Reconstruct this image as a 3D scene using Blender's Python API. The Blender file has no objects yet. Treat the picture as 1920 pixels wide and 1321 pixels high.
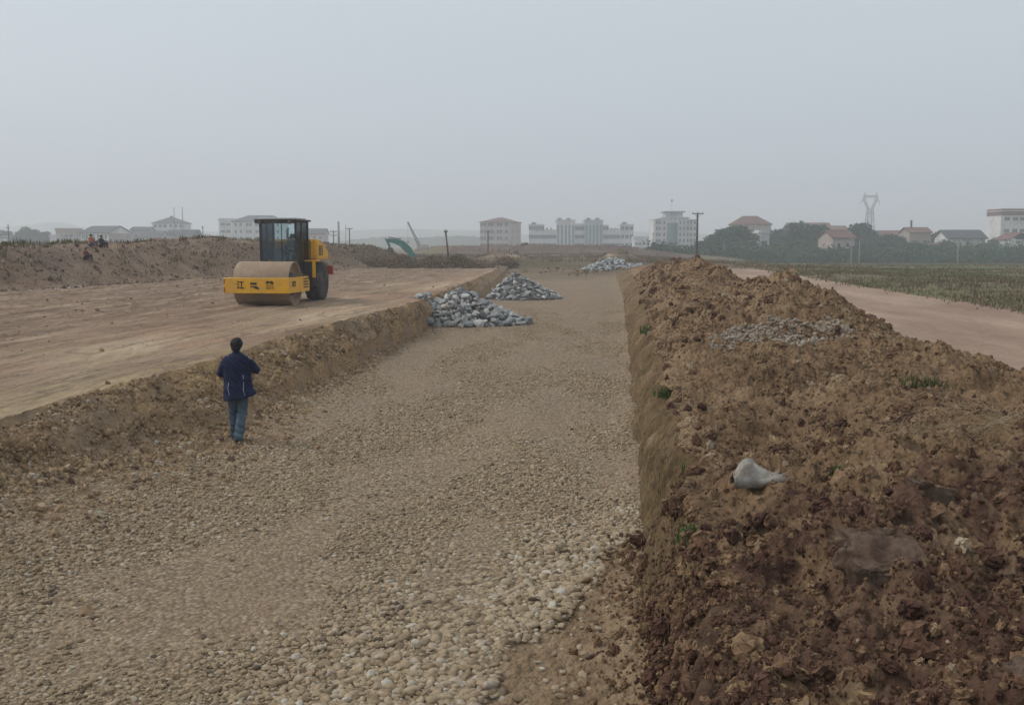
import bpy, bmesh, math, random
import numpy as np
from mathutils import Vector, Matrix, Euler

# ---------------------------------------------------------------- camera, sky, sun, exposure
sc = bpy.context.scene
FPX = 1850.0
TH = math.atan(202.5 / FPX)
CH = 3.3
cam = bpy.data.cameras.new("camera")
cam.lens = 36.0 * FPX / 1920.0
cam.sensor_width = 36.0
cam.clip_start = 0.05
cam.clip_end = 9000
camo = bpy.data.objects.new("camera", cam)
camo.location = (0, 0, CH)
camo.rotation_euler = (math.pi / 2 - TH, 0, 0)
sc.collection.objects.link(camo)
sc.camera = camo

SUN_EL = math.radians(45)
SUN_AZ = math.radians(-85)          # clockwise from +Y: to the left
world = bpy.data.worlds.new("World")
sc.world = world
world.use_nodes = True
nt = world.node_tree
nt.nodes.clear()
sky = nt.nodes.new("ShaderNodeTexSky")
sky.sky_type = 'NISHITA'
sky.sun_disc = False
sky.sun_elevation = SUN_EL
sky.sun_rotation = SUN_AZ
sky.air_density = 1.6
sky.dust_density = 7.0
sky.ozone_density = 1.0
hs = nt.nodes.new("ShaderNodeHueSaturation")
hs.inputs['Saturation'].default_value = 0.22
mixc = nt.nodes.new("ShaderNodeMix")
mixc.data_type = 'RGBA'
mixc.inputs[0].default_value = 0.6
mixc.inputs[7].default_value = (7.95, 8.9, 9.9, 1)
bg = nt.nodes.new("ShaderNodeBackground")
bg.inputs['Strength'].default_value = 0.095
wo = nt.nodes.new("ShaderNodeOutputWorld")
nt.links.new(sky.outputs[0], hs.inputs['Color'])
nt.links.new(hs.outputs[0], mixc.inputs[6])
nt.links.new(mixc.outputs[2], bg.inputs['Color'])
nt.links.new(bg.outputs[0], wo.inputs[0])

sl = bpy.data.lights.new("sun", 'SUN')
sl.energy = 1.0
sl.angle = math.radians(25)
sl.color = (1.0, 0.95, 0.88)
so = bpy.data.objects.new("sun", sl)
sd = Vector((math.sin(SUN_AZ) * math.cos(SUN_EL), math.cos(SUN_AZ) * math.cos(SUN_EL), math.sin(SUN_EL)))
so.rotation_euler = sd.to_track_quat('Z', 'Y').to_euler()
so.location = (-60, -60, 120)
sc.collection.objects.link(so)

sc.view_settings.view_transform = 'Standard'
sc.view_settings.look = 'None'
sc.view_settings.exposure = 0.06
sc.view_settings.gamma = 1.0
sc.view_settings.use_curve_mapping = False
sc.cycles.use_denoising = True
sc.cycles.max_bounces = 6
sc.cycles.diffuse_bounces = 3
sc.cycles.volume_bounces = 2
sc.cycles.transparent_max_bounces = 12

rng = np.random.default_rng(7)
random.seed(7)
COL = sc.collection
PI = math.pi


def P(px, py, Y):
    """photo pixel at ground distance Y -> world point"""
    u = (px - 960) / FPX; v = (660.5 - py) / FPX
    c, s = math.cos(TH), math.sin(TH)
    t = Y / (c + v * s)
    return u * t, Y, CH + (-s + v * c) * t


# ---------------------------------------------------------------- materials
def mat(name, col, rough=0.8, metal=0.0, var=0.0, scale=3.0, col2=None, bump=0.0, bscale=20.0, spec=0.3, detail=6):
    m = bpy.data.materials.new(name)
    m.use_nodes = True
    n = m.node_tree.nodes; l = m.node_tree.links
    b = n['Principled BSDF']
    b.inputs['Roughness'].default_value = rough
    b.inputs['Metallic'].default_value = metal
    b.inputs['Specular IOR Level'].default_value = spec
    tc = n.new('ShaderNodeTexCoord')
    nz = n.new('ShaderNodeTexNoise')
    nz.inputs['Scale'].default_value = scale
    nz.inputs['Detail'].default_value = detail
    l.new(tc.outputs['Object'], nz.inputs['Vector'])
    if col2 is None:
        col2 = tuple(max(0, c * (1 - var)) for c in col)
    r = n.new('ShaderNodeValToRGB')
    r.color_ramp.elements[0].position = 0.35
    r.color_ramp.elements[1].position = 0.65
    r.color_ramp.elements[0].color = (*col2, 1)
    r.color_ramp.elements[1].color = (*col, 1)
    l.new(nz.outputs['Fac'], r.inputs[0])
    l.new(r.outputs[0], b.inputs['Base Color'])
    if bump > 0:
        nb = n.new('ShaderNodeTexNoise'); nb.inputs['Scale'].default_value = bscale; nb.inputs['Detail'].default_value = 8
        l.new(tc.outputs['Object'], nb.inputs['Vector'])
        bp = n.new('ShaderNodeBump'); bp.inputs['Strength'].default_value = 1.0; bp.inputs['Distance'].default_value = bump
        l.new(nb.outputs['Fac'], bp.inputs['Height'])
        l.new(bp.outputs[0], b.inputs['Normal'])
    return m


class NB:
    """small node builder"""
    def __init__(s, name):
        s.m = bpy.data.materials.new(name); s.m.use_nodes = True
        s.n = s.m.node_tree.nodes; s.l = s.m.node_tree.links
        s.b = s.n['Principled BSDF']
        s.b.inputs['Specular IOR Level'].default_value = 0.2
        g = s.n.new('ShaderNodeNewGeometry'); s.pos = g.outputs['Position']

    def vec(s, sx, sy, sz, rot=0, off=(0, 0, 0)):
        mp = s.n.new('ShaderNodeMapping'); mp.inputs['Scale'].default_value = (sx, sy, sz)
        mp.inputs['Rotation'].default_value = (0, 0, rot); mp.inputs['Location'].default_value = off
        mp.vector_type = 'POINT'
        if rot:
            m0 = s.n.new('ShaderNodeMapping'); m0.inputs['Rotation'].default_value = (0, 0, rot)
            s.l.new(s.pos, m0.inputs[0]); mp.inputs['Rotation'].default_value = (0, 0, 0)
            s.l.new(m0.outputs[0], mp.inputs[0])
        else:
            s.l.new(s.pos, mp.inputs[0])
        return mp.outputs[0]

    def noise(s, scale, detail=6, rough=0.6, vec=None, dist=0.0):
        z = s.n.new('ShaderNodeTexNoise'); z.inputs['Scale'].default_value = scale; z.inputs['Detail'].default_value = detail
        z.inputs['Roughness'].default_value = rough; z.inputs['Distortion'].default_value = dist
        s.l.new(vec if vec is not None else s.pos, z.inputs['Vector'])
        return z.outputs['Fac']

    def voro(s, scale, vec=None, out='Distance', feat='F1'):
        z = s.n.new('ShaderNodeTexVoronoi'); z.inputs['Scale'].default_value = scale; z.feature = feat
        s.l.new(vec if vec is not None else s.pos, z.inputs['Vector'])
        return z.outputs[out]

    def ramp(s, fac, stops, interp='LINEAR'):
        r = s.n.new('ShaderNodeValToRGB'); r.color_ramp.interpolation = interp
        e = r.color_ramp.elements
        while len(e) < len(stops): e.new(0.5)
        for i, (p, c) in enumerate(stops):
            e[i].position = p
            e[i].color = (*c, 1) if hasattr(c, '__len__') else (c, c, c, 1)
        s.l.new(fac, r.inputs[0])
        return r.outputs[0]

    def mix(s, fac, a, b, mode='MIX'):
        z = s.n.new('ShaderNodeMix'); z.data_type = 'RGBA'; z.blend_type = mode
        for sock, val in ((0, fac), (6, a), (7, b)):
            if hasattr(val, 'is_output'): s.l.new(val, z.inputs[sock])
            elif sock == 0: z.inputs[0].default_value = val
            else: z.inputs[sock].default_value = (*val, 1)
        return z.outputs[2]

    def math(s, op, a, b=0.0):
        z = s.n.new('ShaderNodeMath'); z.operation = op
        for i, val in enumerate((a, b)):
            if hasattr(val, 'is_output'): s.l.new(val, z.inputs[i])
            else: z.inputs[i].default_value = val
        return z.outputs[0]

    def attr(s, name, inst=False):
        z = s.n.new('ShaderNodeAttribute'); z.attribute_name = name
        if inst: z.attribute_type = 'INSTANCER'
        return z

    def far(s, c):
        sp = s.n.new('ShaderNodeSeparateXYZ'); s.l.new(s.pos, sp.inputs[0])
        w = s.math('ADD', sp.outputs[1], s.math('MULTIPLY', s.math('SUBTRACT', s.noise(.09, 4), .5), 30.0))
        mr = s.n.new('ShaderNodeMapRange'); mr.inputs[1].default_value = 84; mr.inputs[2].default_value = 100; s.l.new(w, mr.inputs[0])
        v = s.vec(.025, .28, 1.0, rot=math.radians(-6))
        f = s.ramp(s.noise(.45, 6, .62, v, .3), [(.30, (.09, .065, .043)), (.40, (.15, .105, .068)), (.47, (.11, .098, .05)), (.53, (.17, .115, .075)), (.60, (.14, .115, .07)), (.66, (.36, .27, .205)), (.72, (.20, .145, .10))])
        f2 = s.ramp(s.noise(1.1, 6, .7), [(.3, .7), (.7, 1.2)])
        f = s.mix(1.0, f, f2, 'MULTIPLY')
        e = s.n.new('ShaderNodeMapRange'); e.inputs[1].default_value = 205; e.inputs[2].default_value = 222; s.l.new(sp.outputs[1], e.inputs[0])
        e2 = s.n.new('ShaderNodeMapRange'); e2.inputs[1].default_value = 262; e2.inputs[2].default_value = 246; s.l.new(sp.outputs[1], e2.inputs[0])
        em = s.math('MULTIPLY', e.outputs[0], e2.outputs[0])
        ec = s.ramp(s.noise(.25, 6, .7), [(.35, (.10, .062, .05)), (.6, (.165, .115, .085))])
        f = s.mix(em, f, ec)
        return s.mix(mr.outputs[0], c, f)

    def done(s, col, rough=0.95, height=None, dist=0.02, strength=1.0):
        s.l.new(col, s.b.inputs['Base Color'])
        s.b.inputs['Roughness'].default_value = rough
        if height is not None:
            bp = s.n.new('ShaderNodeBump'); bp.inputs['Distance'].default_value = dist; bp.inputs['Strength'].default_value = strength
            s.l.new(height, bp.inputs['Height']); s.l.new(bp.outputs[0], s.b.inputs['Normal'])
        return s.m


def mat_bench():
    k = NB('graded_soil')
    v = k.vec(1.0, 0.22, 1.0, rot=math.radians(7))
    a = k.ramp(k.noise(0.55, 8, 0.6, v, 0.4), [(0.34, (0.18, 0.118, 0.078)), (0.46, (0.285, 0.198, 0.135)), (0.56, (0.34, 0.242, 0.163)), (0.66, (0.49, 0.38, 0.265))])
    b = k.ramp(k.noise(0.18, 4), [(0.35, (0.29, 0.185, 0.12)), (0.65, (0.42, 0.32, 0.215))])
    c = k.mix(0.4, a, b)
    v2 = k.vec(5.0, 0.35, 5.0, rot=math.radians(7))
    st = k.ramp(k.noise(1.0, 6, 0.65, v2, .6), [(0.36, 0.5), (0.5, 1.0), (0.7, 1.15)])
    c = k.mix(0.55, c, st, 'MULTIPLY')
    fine = k.ramp(k.noise(9, 8, 0.7), [(0.35, 0.7), (0.55, 1.0), (0.8, 1.12)])
    c = k.mix(0.8, c, fine, 'MULTIPLY')
    pk = k.ramp(k.noise(.33, 5, .6, k.vec(1, .45, 1, rot=math.radians(20)), .8), [(.40, (1.06, .96, .90)), (.52, (1, 1, 1)), (.62, (1.04, 1.06, .92))])
    c = k.mix(.9, c, pk, 'MULTIPLY')
    edge = k.ramp(k.math('ABSOLUTE', k.math('SUBTRACT', k.noise(.5, 6, .6, k.vec(1, .18, 1, rot=math.radians(11)), 1.0), .5)), [(.0, .55), (.022, 1.0)])
    c = k.mix(.75, c, edge, 'MULTIPLY')
    sp = k.n.new('ShaderNodeSeparateXYZ'); k.l.new(k.pos, sp.inputs[0])
    uu = k.math('SUBTRACT', sp.outputs[0], k.math('MULTIPLY', sp.outputs[1], .105))
    uu = k.math('ADD', uu, k.math('MULTIPLY', k.math('SUBTRACT', k.noise(.12, 4), .5), 5.0))
    mud = k.n.new('ShaderNodeMapRange'); mud.inputs[1].default_value = -9.8; mud.inputs[2].default_value = -14.5; k.l.new(uu, mud.inputs[0])
    mudc = k.ramp(k.noise(1.0, 7, .7, k.vec(2.4, .25, 1.0, rot=math.radians(7))), [(.38, (.12, .078, .050)), (.52, (.215, .145, .095)), (.66, (.36, .265, .185))])
    c = k.mix(k.math('MULTIPLY', mud.outputs[0], .88), c, mudc)
    dark = k.ramp(k.noise(2.2, 7, 0.7), [(0.64, 0.0), (0.72, 0.6)])
    c = k.mix(dark, c, (0.13, 0.085, 0.06))
    h = k.math('ADD', k.noise(3.5, 8, 0.65), k.math('MULTIPLY', k.noise(1.0, 4, 0.6, v2), 0.8))
    return k.done(k.far(c), 0.95, h, 0.05)


def mat_heap():
    k = NB('clay_spoil')
    A = k.attr('soil').outputs['Fac']
    n1 = k.noise(0.7, 8, 0.65, dist=0.6)
    brown = k.ramp(n1, [(0.3, (0.145, 0.088, 0.047)), (0.5, (0.25, 0.158, 0.087)), (0.7, (0.35, 0.243, 0.142))])
    red = k.ramp(n1, [(0.3, (0.078, 0.038, 0.026)), (0.5, (0.140, 0.076, 0.050)), (0.72, (0.25, 0.165, 0.105))])
    f = k.math('ADD', A, k.math('MULTIPLY', k.math('SUBTRACT', k.noise(1.1, 7, 0.7), 0.5), 2.2))
    fm = k.ramp(f, [(0.42, 0.0), (0.6, 1.0)])
    c = k.mix(fm, brown, red)
    fine = k.ramp(k.noise(14, 8, 0.75), [(0.32, 0.45), (0.5, 1.0), (0.72, 1.3)])
    c = k.mix(0.9, c, fine, 'MULTIPLY')
    pt = k.ramp(k.noise(1.9, 6, 0.7), [(0.62, 0.0), (0.7, 0.7)])
    c = k.mix(pt, c, (0.25, 0.195, 0.125))
    h = k.math('ADD', k.noise(6, 10, 0.72), k.math('MULTIPLY', k.voro(16), 0.35))
    return k.done(k.far(c), 0.95, h, 0.09)


def mat_cut():
    k = NB('cut_clay')
    v = k.vec(1.0, 1.0, 0.16)
    n1 = k.noise(3.0, 8, 0.7, v, 0.3)
    c = k.ramp(n1, [(0.32, (0.085, 0.055, 0.03)), (0.45, (0.19, 0.125, 0.065)), (0.56, (0.25, 0.17, 0.09)), (0.68, (0.36, 0.265, 0.165))])
    b = k.ramp(k.noise(0.5, 4), [(0.4, (1.0, 1.0, 1.0)), (0.62, (0.72, 0.70, 0.62))])
    c = k.mix(1.0, c, b, 'MULTIPLY')
    s = k.ramp(k.noise(22, 7, 0.75, v), [(0.34, 0.35), (0.5, 1.0), (0.75, 1.4)])
    c = k.mix(0.8, c, s, 'MULTIPLY')
    sp = k.n.new('ShaderNodeSeparateXYZ'); k.l.new(k.pos, sp.inputs[0])
    mr = k.n.new('ShaderNodeMapRange'); mr.inputs[1].default_value = 8.0; mr.inputs[2].default_value = 6.4
    k.l.new(k.math('ADD', sp.outputs[1], k.math('MULTIPLY', k.math('SUBTRACT', k.noise(1.6, 6, .7), .5), 5.0)), mr.inputs[0])
    rc = k.ramp(k.noise(2.2, 8, .7), [(.35, (.075, .040, .030)), (.55, (.14, .085, .055)), (.7, (.22, .15, .09))])
    c = k.mix(mr.outputs[0], c, rc)
    h = k.math('ADD', k.noise(7, 8, 0.7, v), k.noise(20, 6, 0.7))
    return k.done(k.far(c), 0.95, h, 0.06)


def mat_bank():
    k = NB('bank_soil')
    n1 = k.noise(1.3, 9, 0.7, dist=0.5)
    c = k.ramp(n1, [(0.3, (0.20, 0.128, 0.075)), (0.45, (0.33, 0.215, 0.115)), (0.58, (0.43, 0.285, 0.14)), (0.72, (0.41, 0.30, 0.195))])
    g = k.ramp(k.noise(0.45, 5, 0.6), [(0.45, 0.0), (0.6, 0.7)])
    c = k.mix(g, c, (0.31, 0.235, 0.165))
    s = k.ramp(k.noise(16, 8, 0.75), [(0.3, 0.45), (0.5, 1.0), (0.75, 1.35)])
    c = k.mix(0.9, c, s, 'MULTIPLY')
    h = k.math('ADD', k.noise(7, 10, 0.72), k.math('MULTIPLY', k.voro(14), 0.4))
    return k.done(k.far(c), 0.95, h, 0.08)


def mat_bed():
    k = NB('gravel_bed')
    cell = k.n.new('ShaderNodeTexVoronoi'); cell.inputs['Scale'].default_value = 22
    k.l.new(k.pos, cell.inputs['Vector'])
    sep = k.n.new('ShaderNodeSeparateColor'); k.l.new(cell.outputs['Color'], sep.inputs[0])
    peb = k.ramp(sep.outputs[0], [(0.0, (0.19, 0.138, 0.088)), (0.4, (0.32, 0.234, 0.150)), (0.75, (0.39, 0.294, 0.198)), (0.97, (0.46, 0.385, 0.29))])
    gap = k.ramp(cell.outputs['Distance'], [(0.3, 1.0), (0.62, 0.45)])
    peb = k.mix(0.85, peb, gap, 'MULTIPLY')
    v = k.vec(1.0, 0.3, 1.0, rot=math.radians(6))
    dirt = k.ramp(k.noise(0.7, 7, 0.65, v), [(0.42, 0.1), (0.66, 0.6)])
    dcol = k.ramp(k.noise(6, 8, 0.7), [(0.35, (0.23, 0.155, 0.095)), (0.65, (0.37, 0.27, 0.175))])
    c = k.mix(dirt, peb, dcol)
    h = k.math('MULTIPLY', k.math('SUBTRACT', 1.0, cell.outputs['Distance']), 1.0)
    h = k.math('ADD', h, k.noise(12, 6, 0.7))
    A = k.attr('soil').outputs['Fac']       # bare soil at the near end of the bed
    bare = k.ramp(k.noise(2.5, 8, 0.7), [(0.3, (0.15, 0.098, 0.056)), (0.5, (0.25, 0.17, 0.10)), (0.7, (0.34, 0.245, 0.155))])
    c = k.mix(A, c, bare)
    return k.done(k.far(c), 0.95, h, 0.03)


def mat_track():
    k = NB('track_soil')
    v = k.vec(1.0, 0.25, 1.0, rot=math.radians(8))
    c = k.ramp(k.noise(0.6, 8, 0.62, v, 0.3), [(0.32, (0.26, 0.172, 0.122)), (0.5, (0.33, 0.228, 0.165)), (0.7, (0.42, 0.305, 0.225))])
    s = k.ramp(k.noise(8, 8, 0.75), [(0.32, 0.7), (0.55, 1.0), (0.8, 1.1)])
    c = k.mix(0.8, c, s, 'MULTIPLY')
    return k.done(k.far(c), 0.95, k.noise(4, 8, 0.7), 0.04)


def mat_field():
    k = NB('field_soil')
    v = k.vec(0.10, 1.0, 1.0, rot=math.radians(-8))
    f = k.noise(0.06, 6, 0.6, v, 0.4)
    c = k.ramp(f, [(0.30, (0.22, 0.16, 0.10)), (0.44, (0.16, 0.135, 0.075)), (0.55, (0.12, 0.135, 0.062)), (0.68, (0.26, 0.21, 0.14))])
    c = k.mix(k.ramp(k.noise(0.4, 7, 0.65, k.vec(0.4, 1, 1)), [(0.4, 0.0), (0.62, 0.65)]), c, (0.24, 0.16, 0.11))
    s = k.ramp(k.noise(3, 8, 0.75), [(0.3, 0.6), (0.55, 1.0), (0.8, 1.2)])
    c = k.mix(0.8, c, s, 'MULTIPLY')
    return k.done(c, 0.95, k.noise(2, 8, 0.7), 0.1)


def mat_ridge():
    k = NB('ridge_soil')
    c = k.ramp(k.noise(0.5, 8, 0.68, dist=0.5), [(0.3, (0.16, 0.102, 0.064)), (0.48, (0.26, 0.175, 0.112)), (0.62, (0.32, 0.23, 0.15)), (0.75, (0.26, 0.20, 0.10))])
    c = k.mix(k.ramp(k.noise(0.16, 5), [(0.45, 0.0), (0.6, 0.4)]), c, (0.19, 0.145, 0.125))
    s = k.ramp(k.noise(7, 8, 0.75), [(0.3, 0.5), (0.5, 1.0), (0.75, 1.3)])
    c = k.mix(0.9, c, s, 'MULTIPLY')
    return k.done(k.far(c), 0.95, k.noise(4, 10, 0.72), 0.15)


def mat_inst(name, stops, rough=0.9, var=0.35, nscale=25):
    """scattered pieces: colour chosen by the per-instance 'tone'"""
    k = NB(name)
    t = k.attr('tone', True).outputs['Fac']
    c = k.ramp(t, stops)
    s = k.ramp(k.noise(nscale, 5, 0.7), [(0.3, 1 - var), (0.7, 1.0 + var * 0.6)])
    c = k.mix(1.0, c, s, 'MULTIPLY')
    return k.done(c, rough, k.noise(nscale * 1.5, 5, 0.7), 0.006)


M = {}
M['bench'] = mat_bench(); M['heap'] = mat_heap(); M['cut'] = mat_cut(); M['bank'] = mat_bank()
M['bed'] = mat_bed(); M['track'] = mat_track(); M['field'] = mat_field(); M['ridge'] = mat_ridge()


# ---------------------------------------------------------------- mesh helpers
def tag(o, label=None, cat=None, group=None, kind=None):
    if label: o['label'] = label
    if cat: o['category'] = cat
    if group: o['group'] = group
    if kind: o['kind'] = kind
    return o


def link(name, me, m=None, parent=None):
    o = bpy.data.objects.new(name, me)
    COL.objects.link(o)
    if m is not None:
        for mm in (m if isinstance(m, (list, tuple)) else [m]):
            me.materials.append(mm)
    if parent is not None: o.parent = parent
    return o


def empty(name, loc=(0, 0, 0), rz=0.0, label=None, cat=None, group=None):
    o = bpy.data.objects.new(name, None)
    o.empty_display_size = 0.3
    o.location = loc; o.rotation_euler = (0, 0, rz)
    COL.objects.link(o)
    return tag(o, label, cat, group)


def np_mesh(name, V, F, smooth=False):
    """V (n,3); F (m,k) all faces with k corners"""
    V = np.asarray(V, dtype=np.float32); F = np.asarray(F, dtype=np.int32)
    me = bpy.data.meshes.new(name)
    k = F.shape[1]
    me.vertices.add(len(V)); me.vertices.foreach_set('co', V.ravel())
    me.loops.add(F.size); me.loops.foreach_set('vertex_index', F.ravel())
    me.polygons.add(len(F))
    me.polygons.foreach_set('loop_start', np.arange(0, F.size, k, dtype=np.int32))
    me.polygons.foreach_set('use_smooth', np.full(len(F), smooth, dtype=bool))
    me.update(calc_edges=True)
    return me


class MB:
    """collects primitives in one mesh"""
    def __init__(s): s.v = []; s.f = []; s.smooth = []

    def add(s, vs, fs, smooth=False):
        b = len(s.v); s.v += [tuple(v) for v in vs]; s.f += [tuple(i + b for i in f) for f in fs]; s.smooth += [smooth] * len(fs)

    def box(s, x0, x1, y0, y1, z0, z1, rot=None, bev=0.0):
        if bev > 0:
            bm = bmesh.new(); bmesh.ops.create_cube(bm, size=1.0)
            for v in bm.verts:
                v.co = Vector(((v.co.x + .5) * (x1 - x0) + x0, (v.co.y + .5) * (y1 - y0) + y0, (v.co.z + .5) * (z1 - z0) + z0))
            bmesh.ops.bevel(bm, geom=list(bm.edges), offset=bev, segments=2, affect='EDGES', profile=0.6)
            vs = [v.co.copy() for v in bm.verts]; bm.verts.index_update()
            fs = [[v.index for v in f.verts] for f in bm.faces]; bm.free()
        else:
            vs = [Vector(p) for p in ((x0, y0, z0), (x1, y0, z0), (x1, y1, z0), (x0, y1, z0), (x0, y0, z1), (x1, y0, z1), (x1, y1, z1), (x0, y1, z1))]
            fs = [(0, 3, 2, 1), (4, 5, 6, 7), (0, 1, 5, 4), (1, 2, 6, 5), (2, 3, 7, 6), (3, 0, 4, 7)]
        if rot is not None: vs = [rot @ v for v in vs]
        s.add(vs, fs)
        return s

    def tube(s, pts, radii, n=10, caps=True, smooth=True, flat=1.0):
        pts = [Vector(p) for p in pts]
        if not hasattr(radii, '__len__'): radii = [radii] * len(pts)
        vs = []; fs = []
        ref = Vector((0, 0, 1)) if abs((pts[-1] - pts[0]).normalized().z) < 0.9 else Vector((1, 0, 0))
        for i, p in enumerate(pts):
            d = (pts[min(i + 1, len(pts) - 1)] - pts[max(i - 1, 0)]).normalized()
            a = d.cross(ref).normalized(); b = a.cross(d).normalized()
            for j in range(n):
                t = 2 * PI * j / n
                vs.append(p + (a * math.cos(t) + b * math.sin(t) * flat) * radii[i])
        for i in range(len(pts) - 1):
            for j in range(n):
                fs.append((i * n + j, i * n + (j + 1) % n, (i + 1) * n + (j + 1) % n, (i + 1) * n + j))
        if caps:
            fs.append(tuple(range(n))[::-1]); fs.append(tuple((len(pts) - 1) * n + j for j in range(n)))
        s.add(vs, fs, smooth); return s

    def lathe(s, prof, n=32, axis='x', c=(0, 0, 0), smooth=True, closed=False):
        """prof: list (along axis, radius)"""
        vs = []; fs = []
        for a, r in prof:
            for j in range(n):
                t = 2 * PI * j / n
                p = {'x': (a, r * math.cos(t), r * math.sin(t)), 'z': (r * math.cos(t), r * math.sin(t), a), 'y': (r * math.cos(t), a, r * math.sin(t))}[axis]
                vs.append((p[0] + c[0], p[1] + c[1], p[2] + c[2]))
        m = len(prof)
        for i in range(m - 1 + (1 if closed else 0)):
            for j in range(n):
                i2 = (i + 1) % m
                fs.append((i * n + j, i * n + (j + 1) % n, i2 * n + (j + 1) % n, i2 * n + j))
        if not closed:
            fs.append(tuple(range(n))[::-1]); fs.append(tuple((m - 1) * n + j for j in range(n)))
        s.add(vs, fs, smooth); return s

    def prism(s, poly, y0, y1, axis='y'):
        """poly of (a,b): axis 'y' -> (x,z) outline extruded along y; 'x' -> (y,z) outline along x"""
        n = len(poly)
        def pt(a, b, t): return (a, t, b) if axis == 'y' else (t, a, b)
        vs = [pt(a, b, y0) for a, b in poly] + [pt(a, b, y1) for a, b in poly]
        fs = [tuple(range(n)), tuple(range(2 * n - 1, n - 1, -1))]
        fs += [(i, i + n, (i + 1) % n + n, (i + 1) % n) for i in range(n)]
        s.add(vs, fs); return s

    def ellipsoid(s, c, r, rot=None, nu=16, nv=10):
        vs = []; fs = []
        for i in range(nv + 1):
            p = PI * i / nv
            for j in range(nu):
                t = 2 * PI * j / nu
                v = Vector((math.sin(p) * math.cos(t) * r[0], math.sin(p) * math.sin(t) * r[1], math.cos(p) * r[2]))
                if rot is not None: v = rot @ v
                vs.append(v + Vector(c))
        for i in range(nv):
            for j in range(nu):
                fs.append((i * nu + j, i * nu + (j + 1) % nu, (i + 1) * nu + (j + 1) % nu, (i + 1) * nu + j))
        s.add(vs, fs, True); return s

    def mesh(s, name):
        me = bpy.data.meshes.new(name)
        me.from_pydata(s.v, [], s.f)
        me.polygons.foreach_set('use_smooth', s.smooth)
        me.update()
        bm = bmesh.new(); bm.from_mesh(me)
        bmesh.ops.recalc_face_normals(bm, faces=bm.faces); bm.to_mesh(me); bm.free()
        return me

    def build(s, name, m, parent=None):
        return link(name, s.mesh(name), m, parent)


def remesh(mb, voxel, smooth_it=3, disp=None):
    """fuse overlapping closed primitives into one continuous skin"""
    me0 = mb.mesh('tmp')
    o = bpy.data.objects.new('tmp', me0); COL.objects.link(o)
    r = o.modifiers.new('r', 'REMESH'); r.mode = 'VOXEL'; r.voxel_size = voxel; r.use_smooth_shade = True
    s_ = o.modifiers.new('s', 'SMOOTH'); s_.iterations = smooth_it; s_.factor = 0.5
    dg = bpy.context.evaluated_depsgraph_get()
    me = bpy.data.meshes.new_from_object(o.evaluated_get(dg))
    bpy.data.objects.remove(o); bpy.data.meshes.remove(me0)
    if disp:
        for v in me.vertices: v.co = disp(v.co.copy(), v.normal.copy())
    me.update()
    return me


# ---------------------------------------------------------------- numpy noise
_perm = np.random.default_rng(3).permutation(4096).astype(np.int64)


def _h(ix, iy, k=0):
    return _perm[(_perm[(ix + 17 * k) & 4095] + iy * 7 + 131 * k) & 4095]


def perlin(x, y, k=0):
    ix = np.floor(x).astype(np.int64); iy = np.floor(y).astype(np.int64)
    fx = x - ix; fy = y - iy
    u = fx * fx * fx * (fx * (fx * 6 - 15) + 10); v = fy * fy * fy * (fy * (fy * 6 - 15) + 10)
    def g(a, b, dx, dy):
        t = _h(a, b, k) * (2 * PI / 4096)
        return np.cos(t) * dx + np.sin(t) * dy
    n00 = g(ix, iy, fx, fy); n10 = g(ix + 1, iy, fx - 1, fy); n01 = g(ix, iy + 1, fx, fy - 1); n11 = g(ix + 1, iy + 1, fx - 1, fy - 1)
    return ((n00 * (1 - u) + n10 * u) * (1 - v) + (n01 * (1 - u) + n11 * u) * v) * 1.5


def fbm(x, y, f, o=5, g=0.5, k=0):
    a = 1.0; s = np.zeros_like(x)
    for i in range(o):
        s += a * perlin(x * f + 31 * i, y * f - 17 * i, k + i); a *= g; f *= 2.03
    return s


def billow(x, y, f, o=5, g=0.52, k=0):
    a = 1.0; s = np.zeros_like(x)
    for i in range(o):
        s += a * (np.abs(perlin(x * f + 13 * i, y * f + 29 * i, k + i)) * 2 - .5); a *= g; f *= 2.13
    return s


def lumps(x, y, size, k=0, dens=0.7):
    """rounded clods: height in units of size"""
    x = x / size; y = y / size
    ix = np.floor(x).astype(np.int64); iy = np.floor(y).astype(np.int64)
    out = np.zeros_like(x)
    for dx in (-1, 0, 1):
        for dy in (-1, 0, 1):
            a = ix + dx; b = iy + dy
            r1 = _h(a, b, k) / 4096.0; r2 = _h(a, b, k + 5) / 4096.0; r3 = _h(a, b, k + 9) / 4096.0; r4 = _h(a, b, k + 13) / 4096.0
            px = a + r1; py = b + r2
            R = 0.25 + 0.5 * r3
            ax = 0.7 + 0.6 * r4
            d2 = ((x - px) * ax) ** 2 + ((y - py) / ax) ** 2
            h = np.sqrt(np.maximum(0, R * R - d2)) * (r4 < dens)
            out = np.maximum(out, h)
    return out


def ip(Y, pts):
    a = np.array(pts, dtype=float)
    return np.interp(Y, a[:, 0], a[:, 1])


def sm(a, b, x):
    t = np.clip((x - a) / (b - a), 0, 1)
    return t * t * (3 - 2 * t)


# ---------------------------------------------------------------- terrain lines (x as a function of the distance y)
LT = [(-30, -11), (5, -8.1), (13, -6.95), (15.8, -6.5), (19.5, -5.95), (26, -5.1), (36.5, -3.9), (54, -2.9), (79, -1.75), (100, -0.9), (130, 0.8), (300, 15), (3400, 200)]
LB = [(-30, -9.5), (5, -7.5), (12, -6.35), (14.3, -5.75), (17, -5.0), (24, -4.45), (39, -3.35), (54, -2.2), (79, -1.2), (100, -0.4), (130, 1.2), (300, 15.5), (3400, 200.5)]
RB = [(-30, -2.5), (0, 0.3), (6.8, 1.0), (8, 1.16), (9, 1.28), (11, 1.5), (15.4, 1.98), (25, 3.05), (43, 4.95), (60, 6.8), (85, 9.0), (100, 10.4), (130, 12.6), (300, 22), (3400, 220)]


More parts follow.
